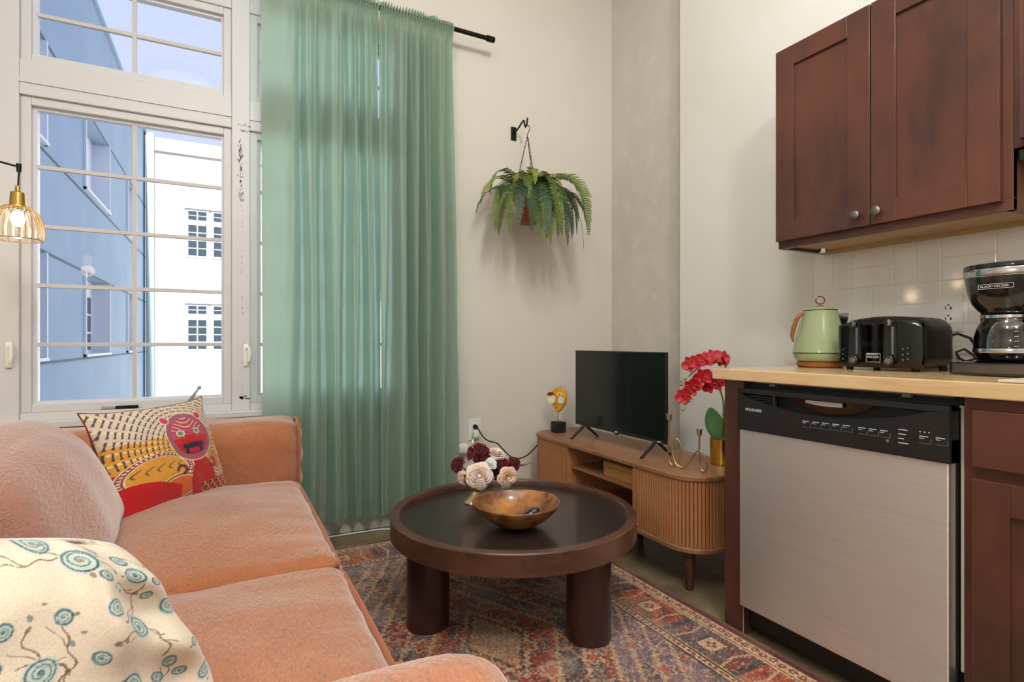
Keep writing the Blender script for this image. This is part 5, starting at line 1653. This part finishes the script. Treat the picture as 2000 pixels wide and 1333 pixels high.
def frond(start, az, el, length, droop, width, m_, twist=0.0, k=44):
    """arching rachis with paired leaflets"""
    mb = MB()
    d = Vector((math.cos(az) * math.cos(el), math.sin(az) * math.cos(el), math.sin(el)))
    pts = []; p = Vector(start); v = d.copy()
    steps = 30
    for i in range(steps + 1):
        pts.append(p.copy())
        t = i / steps
        v = (v + Vector((0, 0, -droop / steps * (.25 + 1.5 * t)))).normalized()
        p = p + v * length / steps
        if p.y > YW - .012: p.y = YW - .012
    mb.tube(pts, [.0024 * (1 - i / steps) + .0007 for i in range(steps + 1)], 5)
    hz = Vector((-math.sin(az), math.cos(az), 0))
    for i in range(k):
        t = .06 + .94 * i / k
        f = t * steps; a = int(f); b_ = min(a + 1, steps)
        c = pts[a].lerp(pts[b_], f - a); tg = (pts[b_] - pts[max(a - 1, 0)]).normalized()
        side = (hz - tg * hz.dot(tg)).normalized()
        side = Matrix.Rotation(twist, 3, tg) @ side
        up = side.cross(tg).normalized()
        w = width * min(1, .45 + t * 2.2) * (1.0 if t < .55 else max(.10, ((1 - t) / .45) ** .8)) * random.uniform(.9, 1.08)
        q = tg * (length / k * .36)
        for s in (-1, 1):
            dr = (side * s + tg * .45 + up * random.uniform(-.18, .05)).normalized()
            tip = c + dr * w + Vector((0, 0, -.16 * w))
            mid = c + dr * w * .6 + up * .0015
            vs = [c - q, c + q, mid + q * 1.15, tip, mid - q * .95]
            if min(v_[1] for v_ in vs) > YW: continue
            vs = [Vector((v_[0], min(v_[1], YW - .004), v_[2])) for v_ in vs]
            mb.add([tuple(x) for x in vs], [(0, 1, 2, 4), (4, 2, 3)], False)
    return mb.build('frond', m_, fp_, fix=False)
random.seed(11)
sp0 = Vector((fc.x, fc.y, 1.845))
def fr2(azd, eld, ln, dr, wd, mi, tw=0.0):
    a = math.radians(azd)
    frond(sp0 + Vector((.03 * math.cos(a), .03 * math.sin(a), 0)), a, math.radians(eld * .92), ln * 1.02, dr * 1.75 * random.uniform(.75, 1.15), wd * 1.05, ferns[mi], random.uniform(-.5, .5))
# azimuth 0 = along the wall to the right, -90 = into the room; elevation, length, droop, half width, tint
for args in [(-168, 72, .42, 3.0, .040, 1), (-178, 58, .42, 2.4, .040, 2), (-160, 50, .40, 2.2, .042, 2), (-172, 30, .42, 1.4, .048, 0), (-150, 48, .46, 3.2, .046, 0), (-140, 50, .52, 3.8, .048, 1), (-128, 40, .50, 3.6, .050, 0), (-150, 35, .52, 3.4, .046, 1),
             (-115, 55, .50, 4.2, .050, 0), (-100, 45, .54, 4.2, .052, 0), (-88, 55, .58, 4.6, .054, 1), (-75, 48, .58, 4.4, .056, 0), (-62, 55, .66, 4.4, .054, 1), (-50, 45, .48, 3.8, .048, 0), (-40, 50, .46, 3.4, .046, 1), (-30, 40, .50, 3.2, .044, 0), (-14, 62, .46, 3.2, .042, 1), (-4, 50, .44, 2.6, .040, 1), (-20, 74, .44, 3.2, .040, 1), (-8, 40, .44, 3.0, .042, 0),
             (-60, 80, .36, 3.2, .040, 2), (-110, 78, .34, 3.4, .040, 2), (-140, 76, .38, 3.2, .040, 2), (-80, 72, .36, 3.8, .044, 2), (-35, 66, .54, 4.4, .034, 1), (-120, 68, .42, 4.0, .044, 1), (-95, 25, .50, 3.2, .050, 1), (-65, 20, .44, 2.8, .048, 0), (-85, 5, .44, 2.2, .050, 0), (-20, 30, .52, 3.6, .034, 1), (-160, 20, .40, 3.0, .044, 1), (25, 70, .36, 3.0, .038, 2), (-92, 48, .46, 4.6, .052, 0), (-78, 40, .44, 4.0, .052, 1), (-105, 38, .46, 4.2, .050, 1), (-68, 60, .52, 5.0, .050, 0), (160, 72, .36, 3.0, .038, 1)]:
    fr2(*args)

# ------------------------------------------------------------------ floor lamp with hanging shades
M['rib'] = mat('rib_wire', srgb(150, 128, 98), .45, .6)
ag = bpy.data.materials.new('amber_glass'); ag.use_nodes = True
nt = ag.node_tree; nt.nodes.clear()
_o = nt.nodes.new('ShaderNodeOutputMaterial'); _mx = nt.nodes.new('ShaderNodeMixShader'); _t = nt.nodes.new('ShaderNodeBsdfTransparent'); _g = nt.nodes.new('ShaderNodeBsdfGlossy')
_t.inputs[0].default_value = (1.0, .975, .93, 1); _g.inputs['Roughness'].default_value = .08
_f = nt.nodes.new('ShaderNodeFresnel'); _f.inputs[0].default_value = 1.45
nt.links.new(_f.outputs[0], _mx.inputs[0]); nt.links.new(_t.outputs[0], _mx.inputs[1]); nt.links.new(_g.outputs[0], _mx.inputs[2]); nt.links.new(_mx.outputs[0], _o.inputs[0])
M['bulb'] = mat('bulb', (1, 1, 1, 1), .4, emit=(1.0, .78, .48, 1), estr=7)
PX, PY = -1.12, 2.56
lp = thing('floor_lamp', 'floor lamp with brass sockets and ribbed glass shades on thin arms beside the window', 'lamp', (PX, PY, 0))
MB().lathe([(.14, 0), (.14, .012), (.02, .022), (.012, .03)], 40, (PX, PY, .0005)).build('base', M['black_metal'], lp)
MB().cyl((PX, PY, .02), (PX, PY, 1.80), .010, None, 12).build('pole', M['black_metal'], lp)
def hanging_shade(tip, drop):
    arm = smooth_path([Vector((PX, PY, tip.z + .06)), Vector((PX, PY, tip.z + .06)).lerp(tip, .5) + Vector((0, 0, .02)), tip])
    a_ = MB().tube(arm, .0035, 8).build('arm', M['black_metal'], lp)
    MB().cyl(tip + Vector((0, 0, .010)), tip + Vector((0, 0, -.018)), .008, .007, 12).build('swivel', M['black_metal'], a_)
    s0 = tip + Vector((0, 0, -.018)); s1 = tip + Vector((-.003, 0, -drop))
    MB().tube([s0, s1], .0028, 8).build('cord', M['black_metal'], a_)
    sock = MB().lathe([(.007, .018), (.008, .0), (.020, -.006), (.0215, -.030), (.0225, -.050), (.020, -.052)], 24, s1).build('socket', M['brass'], lp)
    top = s1 + Vector((0, 0, -.050))
    prof = [(.022, 0), (.038, -.006), (.054, -.022), (.065, -.046), (.070, -.072), (.071, -.095), (.069, -.112), (.066, -.118)]
    sh = MB().lathe(prof, 72, top, mod=lambda a, z: 1 + .02 * math.cos(24 * a)).build('shade', ag, lp)
    sh.data.polygons.foreach_set('use_smooth', [True] * len(sh.data.polygons))
    mb = MB()
    for k in range(24):
        a = 2 * math.pi * k / 24
        mb.tube([top + Vector((r_ * 1.015 * math.cos(a), r_ * 1.015 * math.sin(a), z_)) for (r_, z_) in prof], .0011, 5)
    mb.tube([top + Vector((.067 * math.cos(a), .067 * math.sin(a), -.118)) for a in np.linspace(0, 2 * math.pi, 40, endpoint=False)], .0016, 6, closed=True)
    mb.build('wire_ribs', M['rib'], sh)
    MB().ball(top + Vector((0, 0, -.045)), .021, 16, 12, (1, 1, 1.35)).build('bulb', M['bulb'], sh)
    ld = bpy.data.lights.new('bulb_light', 'POINT'); ld.energy = 1.0; ld.color = (1.0, .74, .45); ld.shadow_soft_size = .03
    lo = bpy.data.objects.new('bulb_light', ld); COL.objects.link(lo); lo.location = top + Vector((0, 0, -.10))
hanging_shade(px(37, 326, 1.90), .085)
hanging_shade(Vector((-1.25, 2.42, 1.75)), .085)
hanging_shade(Vector((-1.02, 2.35, 1.50)), .085)

# ------------------------------------------------------------------ unseen ceiling lights added above and behind the viewer to brighten the room
M['diffuser'] = mat('added_lamp_diffuser', (1, 1, 1, 1), .5, emit=(1.0, .93, .82, 1), estr=3.0)
for k, (x_, y_, w_, lb) in enumerate(((-.35, .3, 40, 'added fill light, flush round ceiling fitting above the sofa'), (.85, .7, 40, 'added fill light, flush round ceiling fitting above the viewer'), (.3, -1.0, 100, 'added fill light, flush round ceiling fitting at the rear of the room'))):
    t = thing('added_ceiling_light', lb, 'ceiling light', (x_, y_, ZC - .08), 'added flush ceiling lights')
    MB().lathe([(.24, 0), (.25, -.004), (.25, -.05), (.24, -.055)], 40, (x_, y_, ZC - .001)).build('rim', M['white_plastic'], t)
    MB().lathe([(.235, -.0552), (.22, -.075), (.15, -.09), (1e-6, -.095)], 40, (x_, y_, ZC - .001)).build('diffuser', M['diffuser'], t)
    d = bpy.data.lights.new('ceiling_fill', 'POINT'); d.shadow_soft_size = .14; d.energy = w_; d.color = (1.0, .985, .975)
    o = bpy.data.objects.new('ceiling_fill', d); COL.objects.link(o); o.location = (x_, y_, ZC - .32)

# unseen pendant added low behind the viewer as fill light
t = thing('added_pendant', 'added white globe pendant for fill light, unseen behind the viewer', 'pendant lamp', (-2.0, -.9, 1.9))
MB().cyl((-2.0, -.9, 2.02), (-2.0, -.9, ZC - .002), .003, None, 8).build('cord', M['black_metal'], t)
MB().lathe([(.05, 0), (.05, -.02), (.03, -.03)], 24, (-2.0, -.9, ZC - .001)).build('canopy', M['black_metal'], t)
MB().ball((-2.0, -.9, 1.9), .12, 32, 20).build('globe', M['diffuser'], t)
d = bpy.data.lights.new('pendant_fill', 'POINT'); d.shadow_soft_size = .125; d.energy = 40; d.color = (1.0, .95, .88)
o = bpy.data.objects.new('pendant_fill', d); COL.objects.link(o); o.location = (-2.0, -.9, 1.68)
